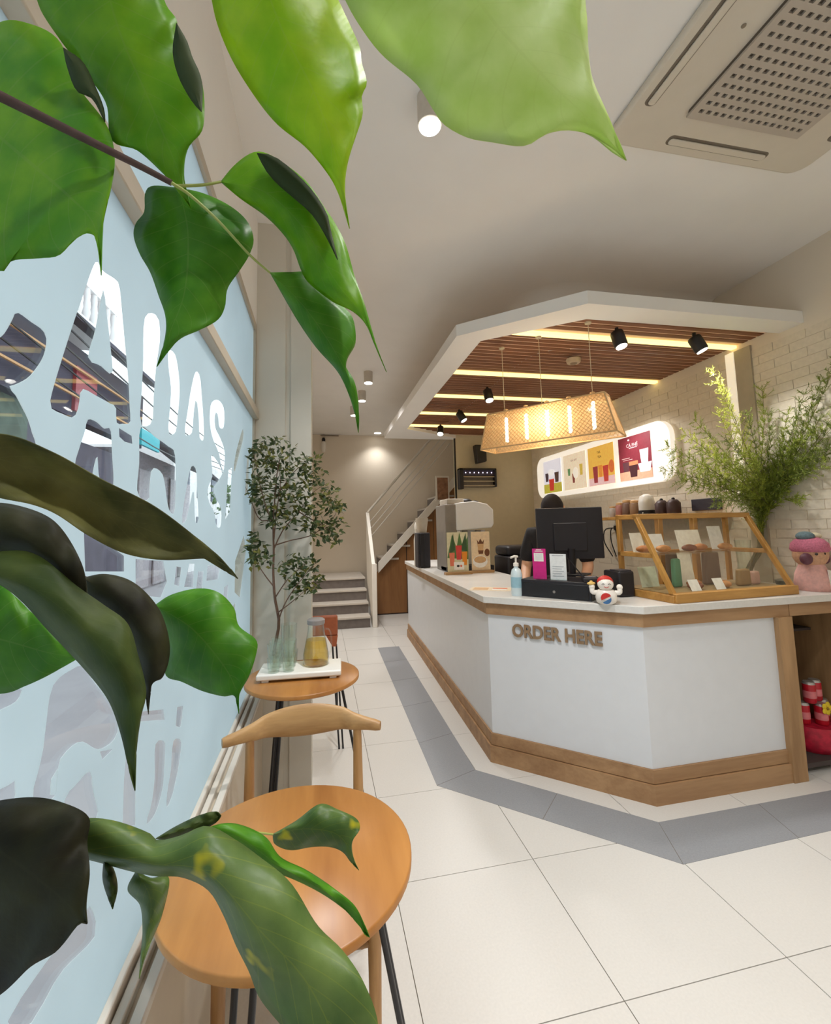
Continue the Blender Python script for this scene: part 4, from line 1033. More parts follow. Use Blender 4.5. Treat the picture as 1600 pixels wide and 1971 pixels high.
t = thing('cloth_bundle', q, 'dark grey folded cloth on the upper shelf of the open bay', 'cloth')
MB().cbox(q+Vector((0, 0, .03)), .2, .15, .06, .2).build('fold', ink(84,80,78), t, bevel=.02, seg=3)
MB().cbox(q+Vector((.01, -.01, .075)), .17, .12, .03, .1).build('fold', ink(104,98,92), t, bevel=.012, seg=3)

# ================================================================== WALL AND CEILING FITTINGS
# ---- menu light board on the brick wall
XM = XR-.06
mb_ = [at(1033, 884, X=XM), at(1287, 805, X=XM), at(1287, 931, X=XM), at(1040, 956, X=XM)]
y0m, y1m = mb_[1].y, mb_[0].y; z0m, z1m = (mb_[2].z+mb_[3].z)/2, (mb_[0].z+mb_[1].z)/2
menu = thing('menu_board', (XM, (y0m+y1m)/2, z0m), 'white rounded menu light board with four drink posters on the brick wall', 'menu board')
rr = .16; out = []
for cy_, cz_, a0 in ((y1m-rr, z1m-rr, 0), (y0m+rr, z1m-rr, PI/2), (y0m+rr, z0m+rr, PI), (y1m-rr, z0m+rr, 1.5*PI)):
    for k in range(9):
        a = a0+PI/2*k/8; out.append(Vector((XM, cy_+rr*math.cos(a), cz_+rr*math.sin(a))))
MB().plate(out, (.05, 0, 0)).build('board', pm('light_board', (250,244,232), .4, var=.01, emit=.35), menu)
def poster(pa, pb, items, bg, v0=.1, v1=.88):
    ya, yb2 = at(pa, 890, X=XM).y, at(pb, 890, X=XM).y
    hh = (z1m-z0m)
    O_ = Vector((XM-.002, ya, z0m+hh*v0))
    art(menu, O_, Vector((0, -1, 0)), UZ, Vector((-1, 0, 0)), ya-yb2, hh*(v1-v0), bg, items, 'poster')
def lit(r, g, b): return ink(r, g, b, .3)
poster(1046, 1080, [('rect', 0, 0, 1, .28, lit(190,180,70)), ('cup', .45, .06, .3, .36, lit(196,60,48)), ('cup', .2, .36, .2, .26, lit(70,54,60)), ('cup', .75, .3, .24, .3, lit(80,58,52)), ('ell', .45, .62, .18, .1, lit(250,248,248))], lit(232,232,244))
poster(1085, 1128, [('cup', .25, .4, .12, .2, lit(96,140,90)), ('cup', .45, .18, .12, .26, lit(128,64,56)), ('cup', .8, .36, .14, .3, lit(206,180,80)), ('ell', .55, .45, .12, .16, lit(248,240,226)), ('text', 'ĐÁ XAY', .5, .82, .07, lit(96,84,74))], lit(238,222,196))
poster(1133, 1183, [('rect', 0, 0, 1, .2, lit(228,190,190)), ('cup', .28, .07, .2, .42, lit(150,58,62)), ('cup', .68, .07, .22, .4, lit(190,66,56)), ('cup', .48, .2, .16, .3, lit(220,140,60)), ('ell', .9, .42, .1, .16, lit(208,110,58)), ('text', 'TRÀ', .45, .84, .07, lit(96,66,30)), ('text', 'TEA', .47, .72, .06, lit(96,66,30))], lit(232,184,84))
poster(1193, 1256, [('rect', 0, 0, 1, .2, lit(222,170,140)), ('cup', .22, .2, .22, .22, lit(96,56,64)), ('cup', .45, .06, .28, .34, lit(70,36,40)), ('rect', .32, .33, .6, .42, lit(200,130,90)), ('cup', .8, .14, .4, .2, lit(244,232,236)), ('cup', .8, .3, .26, .34, lit(246,240,240)), ('ell', .35, .92, .03, .02, lit(240,220,220)), ('text', 'CÀ PHÊ', .45, .8, .1, lit(232,206,206)), ('rect', .35, .72, .6, .735, lit(232,206,206)), ('rect', .1, .5, .36, .515, lit(220,180,180)), ('rect', .14, .46, .44, .472, lit(220,180,180))], lit(128,42,56))

# light strip running down the brick wall from the first ceiling strip
a_, b_ = at(1397, 682, X=XR-.012), at(1413, 682, X=XR-.012)
struct('trim_2', MB().box(XR-.022, XR-.001, b_.y, a_.y, 1.62, 2.7), pm('wall_light_strip', (250,240,218), .5, var=.01, emit=.25), 'pale vertical light strip on the brick wall', 'trim')
struct('trim_3', MB().box(XR-.018, XR-.001, b_.y-.13, b_.y-.004, .985, 2.7), pm('grey_wall_strip', (176,166,146), .7), 'narrow grey strip beside the wall light strip', 'trim')  # plain grey strip, darker than the brick around it

# ---- loudspeaker and insect trap on the bar wall
q0, q1 = at(914, 856, Y=5.86), at(937, 892, Y=5.86)
sp = thing('loudspeaker', ((q0.x+q1.x)/2, 5.9, q1.z), 'black wall loudspeaker above the insect trap', 'loudspeaker')
MB().plate([(q0.x, 5.84, q0.z), (q1.x, 5.84, q0.z), (q1.x, 5.84, q1.z+.03), (q0.x+.03, 5.84, q1.z)], (0, .12, 0)).build('cabinet', BLACKP, sp, bevel=.012, seg=3)
MB().lathe([(.04, 0), (.045, .004), (.02, .006)], 18, ((q0.x+q1.x)/2, 5.839, (q0.z+q1.z)/2-.02), (0, -1, 0)).build('cone', BLACK, sp, smooth=True)
MB().box((q0.x+q1.x)/2-.03, (q0.x+q1.x)/2+.03, 5.96, 5.999, q0.z-.12, q0.z-.02).build('bracket', BLACK, sp)
q0, q1 = at(884, 901, Y=5.88), at(957, 937, Y=5.88)
it = thing('insect_trap', ((q0.x+q1.x)/2, 5.95, q1.z), 'black framed electric insect trap with grey grille on the bar wall', 'insect trap')
for nm, (x0, x1, z0, z1) in (('side_frame', (q0.x, q0.x+.06, q1.z-.03, q0.z)), ('side_frame', (q1.x-.03, q1.x, q1.z, q0.z)), ('top_frame', (q0.x, q1.x, q0.z-.03, q0.z))):
    MB().box(x0, x1, 5.87, 5.98, z0, z1).build(nm, BLACKP, it, bevel=.008)
MB().box(q0.x+.05, q1.x-.02, 5.95, 5.97, q1.z, q0.z-.02).build('back_plate', ink(120,110,100), it)
MB().box(q0.x+.06, q1.x-.03, 5.90, 5.97, q0.z-.1, q0.z-.03).build('lamp_housing', ink(62,54,74), it)
hgt = q0.z-q1.z
for k in range(3): MB().box(q0.x+.06, q1.x-.03, 5.89, 5.905, q1.z+.01+k*hgt*.24, q1.z+.025+k*hgt*.24).build('grille_bar', ink(176,164,140), it)
for k in range(7): MB().ball(Vector((q0.x+.1+k*.065, 5.898, q0.z-.062)), .007, n=8, m_=6).build('led', emis('trap_led', (230,220,255), 3), it)

# ---- pendant over the counter: woven frustum with five tubes
wt_ = [at(966, 669, Z=2.705), at(1046, 656, Z=2.705), at(1132, 620, Z=2.705)]
pdir = (wt_[2]-wt_[0]); pdir.z = 0; pdir.normalize(); pn_ = Vector((-pdir.y, pdir.x, 0)); pmid = (wt_[0]+wt_[2])/2
TL, TR = atp(945, 796, pmid, pn_), atp(1168, 764, pmid, pn_)
BL_, BR_ = atp(940, 868, pmid, pn_), atp(1197, 836, pmid, pn_)
zt = (TL.z+TR.z)/2; zb2 = (BL_.z+BR_.z)/2
def su(q): return (Vector((q.x, q.y, 0))-Vector((pmid.x, pmid.y, 0))).dot(pdir)
ut0, ut1, ub0, ub1 = su(TL), su(TR), su(BL_), su(BR_)
def pp(u, v, z): return Vector((pmid.x, pmid.y, 0))+pdir*u+pn_*v+UZ*z
pend = thing('pendant_lamp', pp((ub0+ub1)/2, 0, zb2), 'long woven pendant lamp with five glowing tubes hanging over the counter', 'lamp')
wtp, wbt = .055, .11
RAT = pm('rattan', (214,178,128), .7, var=.12, scale=60)
m_, nt, b = nmat('woven_gauze'); nt.nodes.remove(b); L = nt.links.new
tr_ = nt.nodes.new('ShaderNodeBsdfTransparent'); df = nt.nodes.new('ShaderNodeBsdfTranslucent'); d2 = nt.nodes.new('ShaderNodeBsdfDiffuse'); mx1 = nt.nodes.new('ShaderNodeMixShader'); mx2 = nt.nodes.new('ShaderNodeMixShader')
df.inputs[0].default_value = lin((240,208,160)); d2.inputs[0].default_value = lin((232,200,152)); mx1.inputs[0].default_value = .5; mx2.inputs[0].default_value = .42
L(df.outputs[0], mx1.inputs[1]); L(d2.outputs[0], mx1.inputs[2]); L(tr_.outputs[0], mx2.inputs[1]); L(mx1.outputs[0], mx2.inputs[2]); L(mx2.outputs[0], nt.nodes['Material Output'].inputs[0])
cornT = [pp(ut0, -wtp, zt), pp(ut1, -wtp, zt), pp(ut1, wtp, zt), pp(ut0, wtp, zt)]; cornB = [pp(ub0, -wbt, zb2), pp(ub1, -wbt, zb2), pp(ub1, wbt, zb2), pp(ub0, wbt, zb2)]
for i in range(4):
    j = (i+1) % 4; a, b2, c, d = cornB[i], cornB[j], cornT[j], cornT[i]
    gz = MB().add([a, b2, c, d], [(0, 1, 2, 3)]).build('gauze', m_, pend, solid=.001)
    lat = MB(); Lb = (b2-a).length; Hs = (d-a).length; nn = max(4, int(Lb/.028))
    def sq(s, t): return a.lerp(b2, s).lerp(d.lerp(c, s), t)
    for sg in (1, -1):
        for k in range(-int(nn*Hs/Lb)-1, nn+int(nn*Hs/Lb)+2):
            s0 = k/nn; s1 = s0+sg*Hs/Lb; t0, t1 = 0., 1.
            lo, hi = sorted((s0, s1))
            if hi <= 0 or lo >= 1: continue
            def tt(s): return (s-s0)/(s1-s0)
            if s0 < 0 or s0 > 1: t0 = tt(0. if s0 < 0 else 1.)
            if s1 < 0 or s1 > 1: t1 = tt(0. if s1 < 0 else 1.)
            P_, Q_ = sq(s0+(s1-s0)*t0, t0), sq(s0+(s1-s0)*t1, t1)
            lat.tube([P_, Q_], .0013, 4, False)
    tag(lat.build('woven_lattice', RAT, gz), kind='stuff')
    MB().tube([a, b2], .005, 6).build('frame_bar', RAT, pend); MB().tube([d, c], .005, 6).build('frame_bar', RAT, pend); MB().tube([a, d], .005, 6).build('frame_bar', RAT, pend)
TUBE = emis('tube_glow', (255,244,214), 5)
for k in range(5):
    u = ub0+(ub1-ub0)*(.17+.165*k); z0 = zb2+.05
    MB().lathe([(.009, 0), (.011, .004), (.011, .17), (.009, .175)], 12, pp(u, 0, z0)).build('tube_bulb', TUBE, pend, smooth=True)
    MB().lathe([(.016, .175), (.016, .235), (.006, .24)], 12, pp(u, 0, z0)).build('socket', RAT, pend, smooth=True)
MB().tube([pp(ut0, 0, zt), pp(ut1, 0, zt)], .006, 6).build('hanger_bar', RAT, pend)
for q in wt_:
    u = su(q); MB().tube([pp(u, 0, zt), pp(u, 0, 2.705)], .0025, 6).build('suspension_cord', pm('cord', (206,190,160), .6), pend)
    MB().lathe([(.02, -.01), (.02, 0)], 12, pp(u, 0, 2.704)).build('ceiling_cup', pm('cord', (206,190,160), .6), pend)
ld = bpy.data.lights.new('pendant_glow', 'POINT'); ld.energy = 4; ld.color = (1, .86, .62); ld.shadow_soft_size = .1
lo_ = bpy.data.objects.new('pendant_glow', ld); COL.objects.link(lo_); lo_.parent = pend; lo_.location = (0, 0, .12)

# ---- black spotlights on the slats
LENS = emis('spot_lens', (255,250,240), 8)
def spot_light(par, loc, aim, watts, size=95, col=(1, .985, .965), soft=.06):
    ld = bpy.data.lights.new('lamp_light', 'SPOT'); ld.energy = watts; ld.spot_size = math.radians(size); ld.spot_blend = .8; ld.color = col; ld.shadow_soft_size = soft
    o = bpy.data.objects.new('lamp_light', ld); COL.objects.link(o); o.parent = par; o.location = Vector(loc)-par.location
    o.rotation_euler = Vector((0, 0, -1)).rotation_difference(Vector(aim).normalized()).to_euler()
sl_ = [((1187, 632), (.1, -.25, -1), 'black slat spotlight nearest the front edge of the dropped ceiling, left of two'), ((1336, 642), (.35, -.25, -1), 'black slat spotlight nearest the brick wall at the front'), ((938, 746), (.05, -.35, -1), 'black slat spotlight left of the pendant lamp'), ((884, 789), (.5, -.3, -1), 'black tilted slat spotlight, second from the far end'), ((848, 818), (-.2, -.5, -1), 'black slat spotlight at the far end of the slats'), ((1125, 766), (.3, -.5, -1), 'black slat spotlight half hidden behind the pendant lamp')]
for (px, py), aim, lab in sl_:
    c = at(px, py, Z=2.7); c.z = 2.703; a = Vector(aim).normalized()
    t = thing('track_spotlight', c, lab, 'spotlight', 'black spotlights under the slats')
    MB().lathe([(.012, -.05), (.012, 0)], 10, c).build('stem', BLACK, t, smooth=True)
    hd_ = c+Vector((0, 0, -.04))
    hs_ = MB().lathe([(.038, -.01), (.042, 0), (.042, .09), (.036, .1)], 18, hd_, a).build('housing', BLACK, t, smooth=True)
    MB().lathe([(.034, .098), (.034, .103)], 18, hd_, a).build('lens', LENS, hs_, smooth=True)
    spot_light(t, hd_+a*.115, a, 20)
c = at(1104, 692, Z=2.7); c.z = 2.703
t = thing('smoke_detector', c, 'round pale smoke detector between the slat light strips', 'detector')
MB().lathe([(.03, -.035), (.05, -.03), (.055, -.01), (.055, 0)], 24, c).build('cover', pm('detector', (196,178,152), .5), t, smooth=True)
MB().lathe([(.02, -.042), (.028, -.035)], 18, c).build('vent', ink(140,124,104), t, smooth=True)
# ---- white surface downlights on the main ceiling
wl_ = [((826, 188), 'white cylinder downlight in the middle of the main ceiling', 60), ((709, 716), 'white cylinder downlight above the walkway, nearest of the far row', 45), ((697, 753), 'white cylinder downlight above the walkway, middle of the far row', 45), ((681, 783), 'white cylinder downlight above the walkway, last of the far row', 45)]
for (px, py), lab, wts in wl_:
    c = at(px, py, Z=ZC); c.z = ZC
    t = thing('ceiling_downlight', c, lab, 'downlight', 'white downlights on the main ceiling')
    hs_ = MB().lathe([(.046, -.13), (.05, -.128), (.05, 0)], 24, c).build('housing', pm('downlight_white', (206,198,186), .5), t, smooth=True)
    MB().lathe([(.044, -.134), (.044, -.1285)], 24, c).build('lens', LENS, hs_, smooth=True)
    spot_light(t, c+Vector((0, 0, -.15)), (0, 0, -1), wts, 110)
c = at(727, 833, Z=ZC)
t = thing('recessed_downlight', c, 'recessed round downlight close to the far wall', 'downlight')
MB().lathe([(.07, -.008), (.075, 0)], 24, c).build('rim', WHITE, t, smooth=True)
MB().lathe([(.06, -.012), (.06, -.0085)], 24, c).build('lens', LENS, t, smooth=True)
spot_light(t, c+Vector((0, 0, -.03)), (0, 0, -1), 14, 120)
# added unseen downlights over and behind the camera, lighting leaves and floor
for i, (x, y, lab) in enumerate(((.45, -.6, 'added unseen downlight behind the fig plant, lighting its leaves'), (2.0, -.6, 'added unseen downlight nearest the right wall before the air conditioner'), (.95, .55, 'added unseen downlight over the frontmost floor tiles'))):
    c = Vector((x, y, ZC))
    t = thing('ceiling_downlight', c, lab, 'downlight', 'white downlights on the main ceiling')
    hs_ = MB().lathe([(.046, -.13), (.05, -.128), (.05, 0)], 24, c).build('housing', MATS['downlight_white'], t, smooth=True)
    MB().lathe([(.044, -.134), (.044, -.1285)], 24, c).build('lens', LENS, hs_, smooth=True)
    spot_light(t, c+Vector((0, 0, -.15)), (0, 0, -1), 58, 120)

# ---- ceiling air conditioner cassette
zA = ZC-.035
ga, gb, gc = at(1340, 212, Z=zA-.012), at(1525, 258, Z=zA-.012), at(1435, 0, Z=zA-.012)
gx0, gx1, gy1 = ga.x, gb.x+.02, (ga.y+gb.y)/2; gsz = gx1-gx0; gy0 = gy1-gsz
pc = at(1532, 340, Z=zA); py1 = pc.y; px1 = pc.x; px0 = gx0-(px1-gx1); py0 = gy0-(py1-gy1)
ac = thing('ceiling_air_conditioner', ((px0+px1)/2, (py0+py1)/2, zA-.02), 'white ceiling cassette air conditioner with perforated grille', 'air conditioner')
ACW = pm('ac_plastic', (214,206,192), .45, var=.015)
def rrect(x0, x1, y0, y1, r, n=6):
    o = []
    for cx_, cy_, a0 in ((x1-r, y1-r, 0), (x0+r, y1-r, PI/2), (x0+r, y0+r, PI), (x1-r, y0+r, 1.5*PI)):
        for k in range(n+1): a = a0+PI/2*k/n; o.append((cx_+r*math.cos(a), cy_+r*math.sin(a)))
    return o
MB().prism(rrect(px0, px1, py0, py1, .08), zA, ZC-.0005).build('panel', ACW, ac, bevel=.012, seg=3)
MB().prism(rrect(gx0-.02, gx1+.02, gy0-.02, gy1+.02, .02), zA-.012, zA+.002).build('grille_back', ink(92,84,74), ac)
N_ = 15; pt = gsz/N_; gm = MB(); hl = .27
zg0, zg1 = zA-.022, zA-.0125
for i in range(N_):
    for j in range(N_):
        x0, y0_ = gx0+i*pt, gy0+j*pt; x1, y1_ = x0+pt, y0_+pt; hx = pt*hl; hy = pt*(.5-hl*.55)
        a, b2, c2, d2 = x0+pt*.5-hx, x0+pt*.5+hx, y0_+pt*.5-hy*.62, y0_+pt*.5+hy*.62
        V = [(x0,y0_,zg0),(x1,y0_,zg0),(x1,y1_,zg0),(x0,y1_,zg0),(a,c2,zg0),(b2,c2,zg0),(b2,d2,zg0),(a,d2,zg0),(a,c2,zg1),(b2,c2,zg1),(b2,d2,zg1),(a,d2,zg1)]
        gm.add(V, [(0,4,5,1),(1,5,6,2),(2,6,7,3),(3,7,4,0),(4,8,9,5),(5,9,10,6),(6,10,11,7),(7,11,8,4)])
gm.box(gx0-.02, gx1+.02, gy0-.02, gy0, zg0, zg1).box(gx0-.02, gx1+.02, gy1, gy1+.02, zg0, zg1).box(gx0-.02, gx0, gy0, gy1, zg0, zg1).box(gx1, gx1+.02, gy0, gy1, zg0, zg1)
gm.build('grille', pm('ac_grille', (186,176,164), .5, var=.02), ac)
sx0 = at(1250, 200, Z=zA).x
for (a, b2, c2, d2) in ((sx0-.025, sx0+.025, gy0+.02, gy1+.02), (2*((gx0+gx1)/2)-sx0-.025, 2*((gx0+gx1)/2)-sx0+.025, gy0+.02, gy1+.02), (gx0, gx1, gy1+.12, gy1+.17), (gx0, gx1, gy0-.17, gy0-.12)):
    MB().prism(rrect(a, b2, c2, d2, .02), zA-.001, zA+.0005).build('air_slot', ink(120,110,98), ac)
    lx = (b2-a) < (d2-c2)
    MB().prism(rrect(a+.012 if lx else a+.01, b2-.008 if lx else b2-.01, c2+.01 if lx else c2+.012, d2-.01 if lx else d2-.008, .012), zA-.01, zA-.0015).build('louvre', ACW, ac, bevel=.003)
q = at(1432, 50, Z=zA-.002)
MB().lathe([(.008, -.001), (.008, .001)], 12, q).build('indicator', ink(140,128,112), ac)

# ================================================================== PERSON BEHIND THE MONITOR
pf_ = Vector((-.62, -.78, 0)).normalized(); ps = Vector((-pf_.y, pf_.x, 0)); ps = ps if ps.x > 0 else -ps
po_ = Vector((1.79, 3.14, .03))
per = thing('person', po_, 'person in a black T-shirt and dark cap working behind the monitor', 'person')
def skinmesh(name, joints, edges, mat, root=0, subs=2):
    me = bpy.data.meshes.new(name); me.from_pydata([tuple(j[0]-po_) for j in joints], edges, []); me.materials.append(mat)
    o = bpy.data.objects.new(name, me); COL.objects.link(o); o.parent = per
    md = o.modifiers.new('skin', 'SKIN'); md.use_smooth_shade = True
    if not me.skin_vertices: 
        bm = bmesh.new(); bm.from_mesh(me); bm.verts.layers.skin.verify(); bm.to_mesh(me); bm.free()
    for i, j in enumerate(joints):
        r = j[1]; me.skin_vertices[0].data[i].radius = r if isinstance(r, tuple) else (r, r); me.skin_vertices[0].data[i].use_root = (i == root)
    s_ = o.modifiers.new('sub', 'SUBSURF'); s_.levels = subs; s_.render_levels = subs
    return o
def J(f, s, z): return po_+pf_*f+ps*s+UZ*z*.955
SKIN = pm('skin', (206,158,128), .5, var=.05)
SHIRT = pm('black_cotton', (26,24,28), .85, var=.15, scale=60); PANTS = pm('dark_trousers', (44,44,54), .85, var=.1)
jb = [(J(0,0,.92), (.13,.1)), (J(-.02,0,1.12), (.12,.09)), (J(0,0,1.32), (.13,.09)), (J(.02,0,1.42), (.07,.06)), (J(.05,0,1.49), .052),
 (J(.0,-.17,1.37), .06), (J(.02,-.23,1.13), .043), (J(.24,-.2,.99), .034), (J(.31,-.19,.985), .026),
 (J(.0,.17,1.37), .06), (J(.02,.23,1.13), .043), (J(.24,.2,.99), .034), (J(.31,.19,.985), .026),
 (J(0,-.09,.86), .085), (J(.01,-.1,.48), .055), (J(0,-.1,.08), .042), (J(.12,-.1,.035), .034), (J(0,.09,.86), .085), (J(.01,.1,.48), .055), (J(0,.1,.08), .042), (J(.12,.1,.035), .034)]
eb = [(0,1),(1,2),(2,3),(3,4),(2,5),(5,6),(6,7),(7,8),(2,9),(9,10),(10,11),(11,12),(0,13),(13,14),(14,15),(15,16),(0,17),(17,18),(18,19),(19,20)]
skinmesh('body', jb, eb, SKIN)
js = [(J(0,0,.9), (.15,.115)), (J(-.02,0,1.12), (.14,.108)), (J(0,0,1.33), (.145,.105)), (J(.015,0,1.425), (.085,.07)), (J(.0,-.18,1.375), .078), (J(.02,-.235,1.14), .066), (J(.0,.18,1.375), .078), (J(.02,.235,1.14), .066)]
skinmesh('t_shirt', js, [(0,1),(1,2),(2,3),(2,4),(4,5),(2,6),(6,7)], SHIRT)
jt = [(J(0,0,.93), (.14,.11)), (J(0,-.09,.84), .1), (J(.01,-.1,.48), .072), (J(0,-.1,.1), .06), (J(0,.09,.84), .1), (J(.01,.1,.48), .072), (J(0,.1,.1), .06)]
skinmesh('trousers', jt, [(0,1),(1,2),(2,3),(0,4),(4,5),(5,6)], PANTS)
hc = J(.08, 0, 1.585); rot = Vector((0, 0, 1)).rotation_difference((UZ+pf_*.85).normalized()).to_matrix()
def hp(f, s, z): return hc+rot @ (pf_*f+ps*s+UZ*z)
hm = MB(); hm.ball((0, 0, 0), .076, .092, .11, 22, 16)
hd3 = MB()
bas = Matrix((ps, pf_, UZ)).transposed()
V = []
for v in hm.v:
    x, y, z = v
    if z < 0: x *= 1-.25*(-z/.11); y *= 1-.1*(-z/.11)
    V.append(hc+rot @ (bas @ Vector((x, y, z))))
hd3.add(V, hm.f); HD = hd3.build('head', SKIN, per, smooth=True)
MB().ball(hp(.095, 0, -.01), .012, .012, .02).build('nose', SKIN, HD, smooth=True)
for s in (-1, 1):
    MB().ball(hp(.078, s*.032, .012), .011).build('eye', JU['blk'], HD, smooth=True)
    MB().ball(hp(0, s*.078, -.005), .012, .018, .028).build('ear', SKIN, HD, smooth=True)
    for k in range(4):
        b_ = J(.33, s*.19-.03+.02*k, .985); ln = (.055, .065, .06, .045)[k]
        MB().tube([b_, b_+pf_*ln*.6+UZ*.004, b_+pf_*ln-UZ*.018], [.009, .008, .0065], 8).build('finger', SKIN, per, smooth=True)
    MB().tube([J(.31, s*.155, .985), J(.345, s*.135, .98), J(.365, s*.13, .97)], [.011, .01, .008], 8).build('finger', SKIN, per, smooth=True)
    MB().ball(J(.32, s*.19, .985), .04, .04, .016).build('palm', SKIN, per, smooth=True)
MB().tube([hp(.088, -.018, -.05), hp(.094, 0, -.052), hp(.088, .018, -.05)], .004, 6).build('mouth', ink(160,90,84), HD, smooth=True)
hr = MB(); V = []
for v in hm.v:
    x, y, z = v
    k_ = 1.12
    if y > .03: z = max(z, .045)
    V.append(hc+rot @ (bas @ Vector((x*k_, y*k_, max(z, -.05)*k_))))
hr.add(V, hm.f).build('cap', pm('dark_cap', (28,22,28), .8, var=.1), per, smooth=True)
# black chair / appliance behind the bar beside the person
p = at(985, 1090, Y=4.1); p.x += .1
t = thing('bar_appliance', (p.x, 4.1, .03), 'low black appliance standing behind the counter left of the person', 'appliance')
zt_ = at(985, 1051, Y=4.1).z
MB().box(p.x-.16, p.x+.22, 4.05, 4.4, .03, zt_-.1).build('cabinet', DARK, t, bevel=.02, seg=3)
MB().box(p.x-.15, p.x+.21, 4.07, 4.4, zt_-.1, zt_).build('lid', BLACKP, t, bevel=.035, seg=4)
MB().box(p.x-.1, p.x+.14, 4.04, 4.05, zt_-.2, zt_-.13).build('front_strip', ink(90,84,86), t)

# ================================================================== FERN ARRANGEMENT
vb2 = Vector((2.90, 2.575, ZT))
fv = thing('asparagus_fern', vb2, 'tall feathery green fern arrangement in a vase behind the pastry cabinet', 'plant')
MB().lathe([(.045, 0), (.05, .01), (.04, .14), (.05, .3), (.047, .3), (.037, .14), (.046, .012), (.001, .012)], 22, vb2).build('vase', CLEAR, fv, smooth=True)
STM = pm('fern_stem', (110,104,62), .7, var=.15, scale=50)
FN = [pm('fern_green', (150,164,56), .6, var=.3, scale=20), pm('fern_yellow', (204,212,92), .6, var=.2, scale=20), pm('fern_deep', (124,138,54), .6, var=.3, scale=20)]
tips = [(1282,905,0),(1288,862,0),(1322,838,1),(1340,812,0),(1374,722,1),(1390,745,1),(1385,800,1),(1440,800,2),(1468,752,0),(1480,800,2),(1515,800,0),(1548,760,2),(1580,735,2),(1610,700,2),(1612,790,0),(1615,850,2),(1590,890,0),(1545,905,2),(1540,960,0),(1335,935,0),(1375,965,2),(1400,930,2),(1440,870,0),(1500,870,2),(1530,850,0),(1650,760,2),(1660,830,2),(1300,882,0),(1312,925,2),(1350,868,0),(1348,900,1),(1385,880,0),(1402,850,2),(1420,900,0),(1455,925,2),(1560,830,0),(1575,810,2),(1575,870,2)]
rn = random.Random(11); neck = at(1486, 1000, Y=2.57); root_ = vb2+UZ*.2
for i, (x, y, mt) in enumerate(tips):
    r = ray(x, y); Yt = 2.42+rn.uniform(-.25, .12)
    lim = 3.03*r.y/max(.01, r.x)
    tp = at(x, y, Y=max(1.5, min(Yt, lim)))
    nk = neck+Vector((rn.uniform(-.02, .02), rn.uniform(-.02, .02), rn.uniform(-.03, .03)))
    mid = nk.lerp(tp, .5)+UZ*(.07 if y > 800 else .03)
    path = spl([root_+Vector((rn.uniform(-.02, .02), rn.uniform(-.02, .02), -.15)), nk, mid, tp], 26)
    for q in path: q.x = min(q.x, 3.065)
    fr2 = MB(); fr2.tube(path, [.004-.003*k/25 for k in range(26)], 5); fr2.build('stem', STM, fv, smooth=True)
    nb_ = MB()
    for k in range(11, 26):
        tg = (path[min(k+1, 25)]-path[k-1]).normalized(); base_ = path[k]
        for s in (1, -1, 0, 1, -1):
            sd = tg.cross(Vector((rn.gauss(0, .6), -1, rn.gauss(0, .6)))).normalized()*(s if s else rn.choice((-1, 1)))
            dr_ = (tg*rn.uniform(.5, .9)+sd*rn.uniform(.5, 1)+UZ*rn.uniform(-.2, .3)).normalized(); Lh = rn.uniform(.05, .11)*(1.15-(k-11)/30)
            tipp = base_+dr_*Lh
            if tipp.x > 3.08: dr_.x = -abs(dr_.x)*.3; dr_.normalize()
            nb_.tube([base_, base_+dr_*Lh], .0009, 3, False)
            for q_ in range(14):
                b0 = base_+dr_*Lh*(q_+1)/14
                nd = (dr_*.8+Vector((rn.gauss(0, .7), rn.gauss(0, .7), rn.gauss(.1, .7)))).normalized()
                ln = rn.uniform(.014, .028)
                w_ = nd.cross(Vector((rn.gauss(0, 1), rn.gauss(0, 1), rn.gauss(0, 1)))).normalized()*.0019
                nb_.add([b0-w_, b0+w_, b0+nd*ln], [(0, 1, 2)])
    for v in nb_.v: v.x = min(v.x, 3.085)
    tag(nb_.build('frond', FN[mt], fv), kind='stuff')

# ================================================================== FOREGROUND LEAVES
plant = thing('bodhi_fig_plant', (-.2, .02, 0), 'large potted fig with long-tipped heart leaves framing the view on the left', 'plant')
POT = pm('pot_glaze', (196,190,180), .5, var=.05)
MB().lathe([(.07, 0), (.085, .02), (.1, .2), (.1, .22), (.09, .22), (.085, .18), (.001, .18)], 28, (-.19, .02, 0)).build('pot', POT, plant, smooth=True)
MB().lathe([(.001, .182), (.084, .182), (.001, .19)], 20, (-.19, .02, 0)).build('soil', pm('soil', (60,46,36), .95, var=.3, scale=60, bump=.5), plant, smooth=True)
FBARK = pm('fig_bark', (78,56,50), .8, var=.25, scale=70)
MB().tube(spl([(-.19, .02, .18), (-.2, .03, .7), (-.19, .05, 1.2), (-.21, .06, 1.6), (-.2, .08, 2.0)], 30), [.014-.009*k/29 for k in range(30)], 10).build('trunk', FBARK, plant, smooth=True)
G_BR = leafmat('leaf_bright', (96,172,12), (144,204,30), (70,86,52), .5)
G_SH = leafmat('leaf_fold_shade', (50,62,36), (66,76,46), (60,70,44), .12, vein=(70,80,56), rough=.75, spec=.15)  # fold shade put into the colour, darker than a real underside
G_YL = leafmat('leaf_young', (150,202,14), (196,226,46), (150,176,96), .55)
G_PL = leafmat('leaf_glare', (200,226,128), (230,243,180), (170,190,110), .6)  # glare on the overexposed top leaf put into a paler colour
G_MD = leafmat('leaf_mid', (62,132,20), (100,166,40), (66,84,50), .45)
G_DK = leafmat('leaf_dark', (44,62,22), (74,86,38), (60,66,44), .12, vein=(96,104,60), rough=.55, spec=.2)  # backlit shade of the lower leaves put into the colour; older leaves darker too
G_PU = leafmat('leaf_purplish', (28,26,18), (46,46,26), (54,40,38), .06, vein=(60,64,38), rough=.6, spec=.15)  # dark older leaf, deepened by backlit shade put into the colour
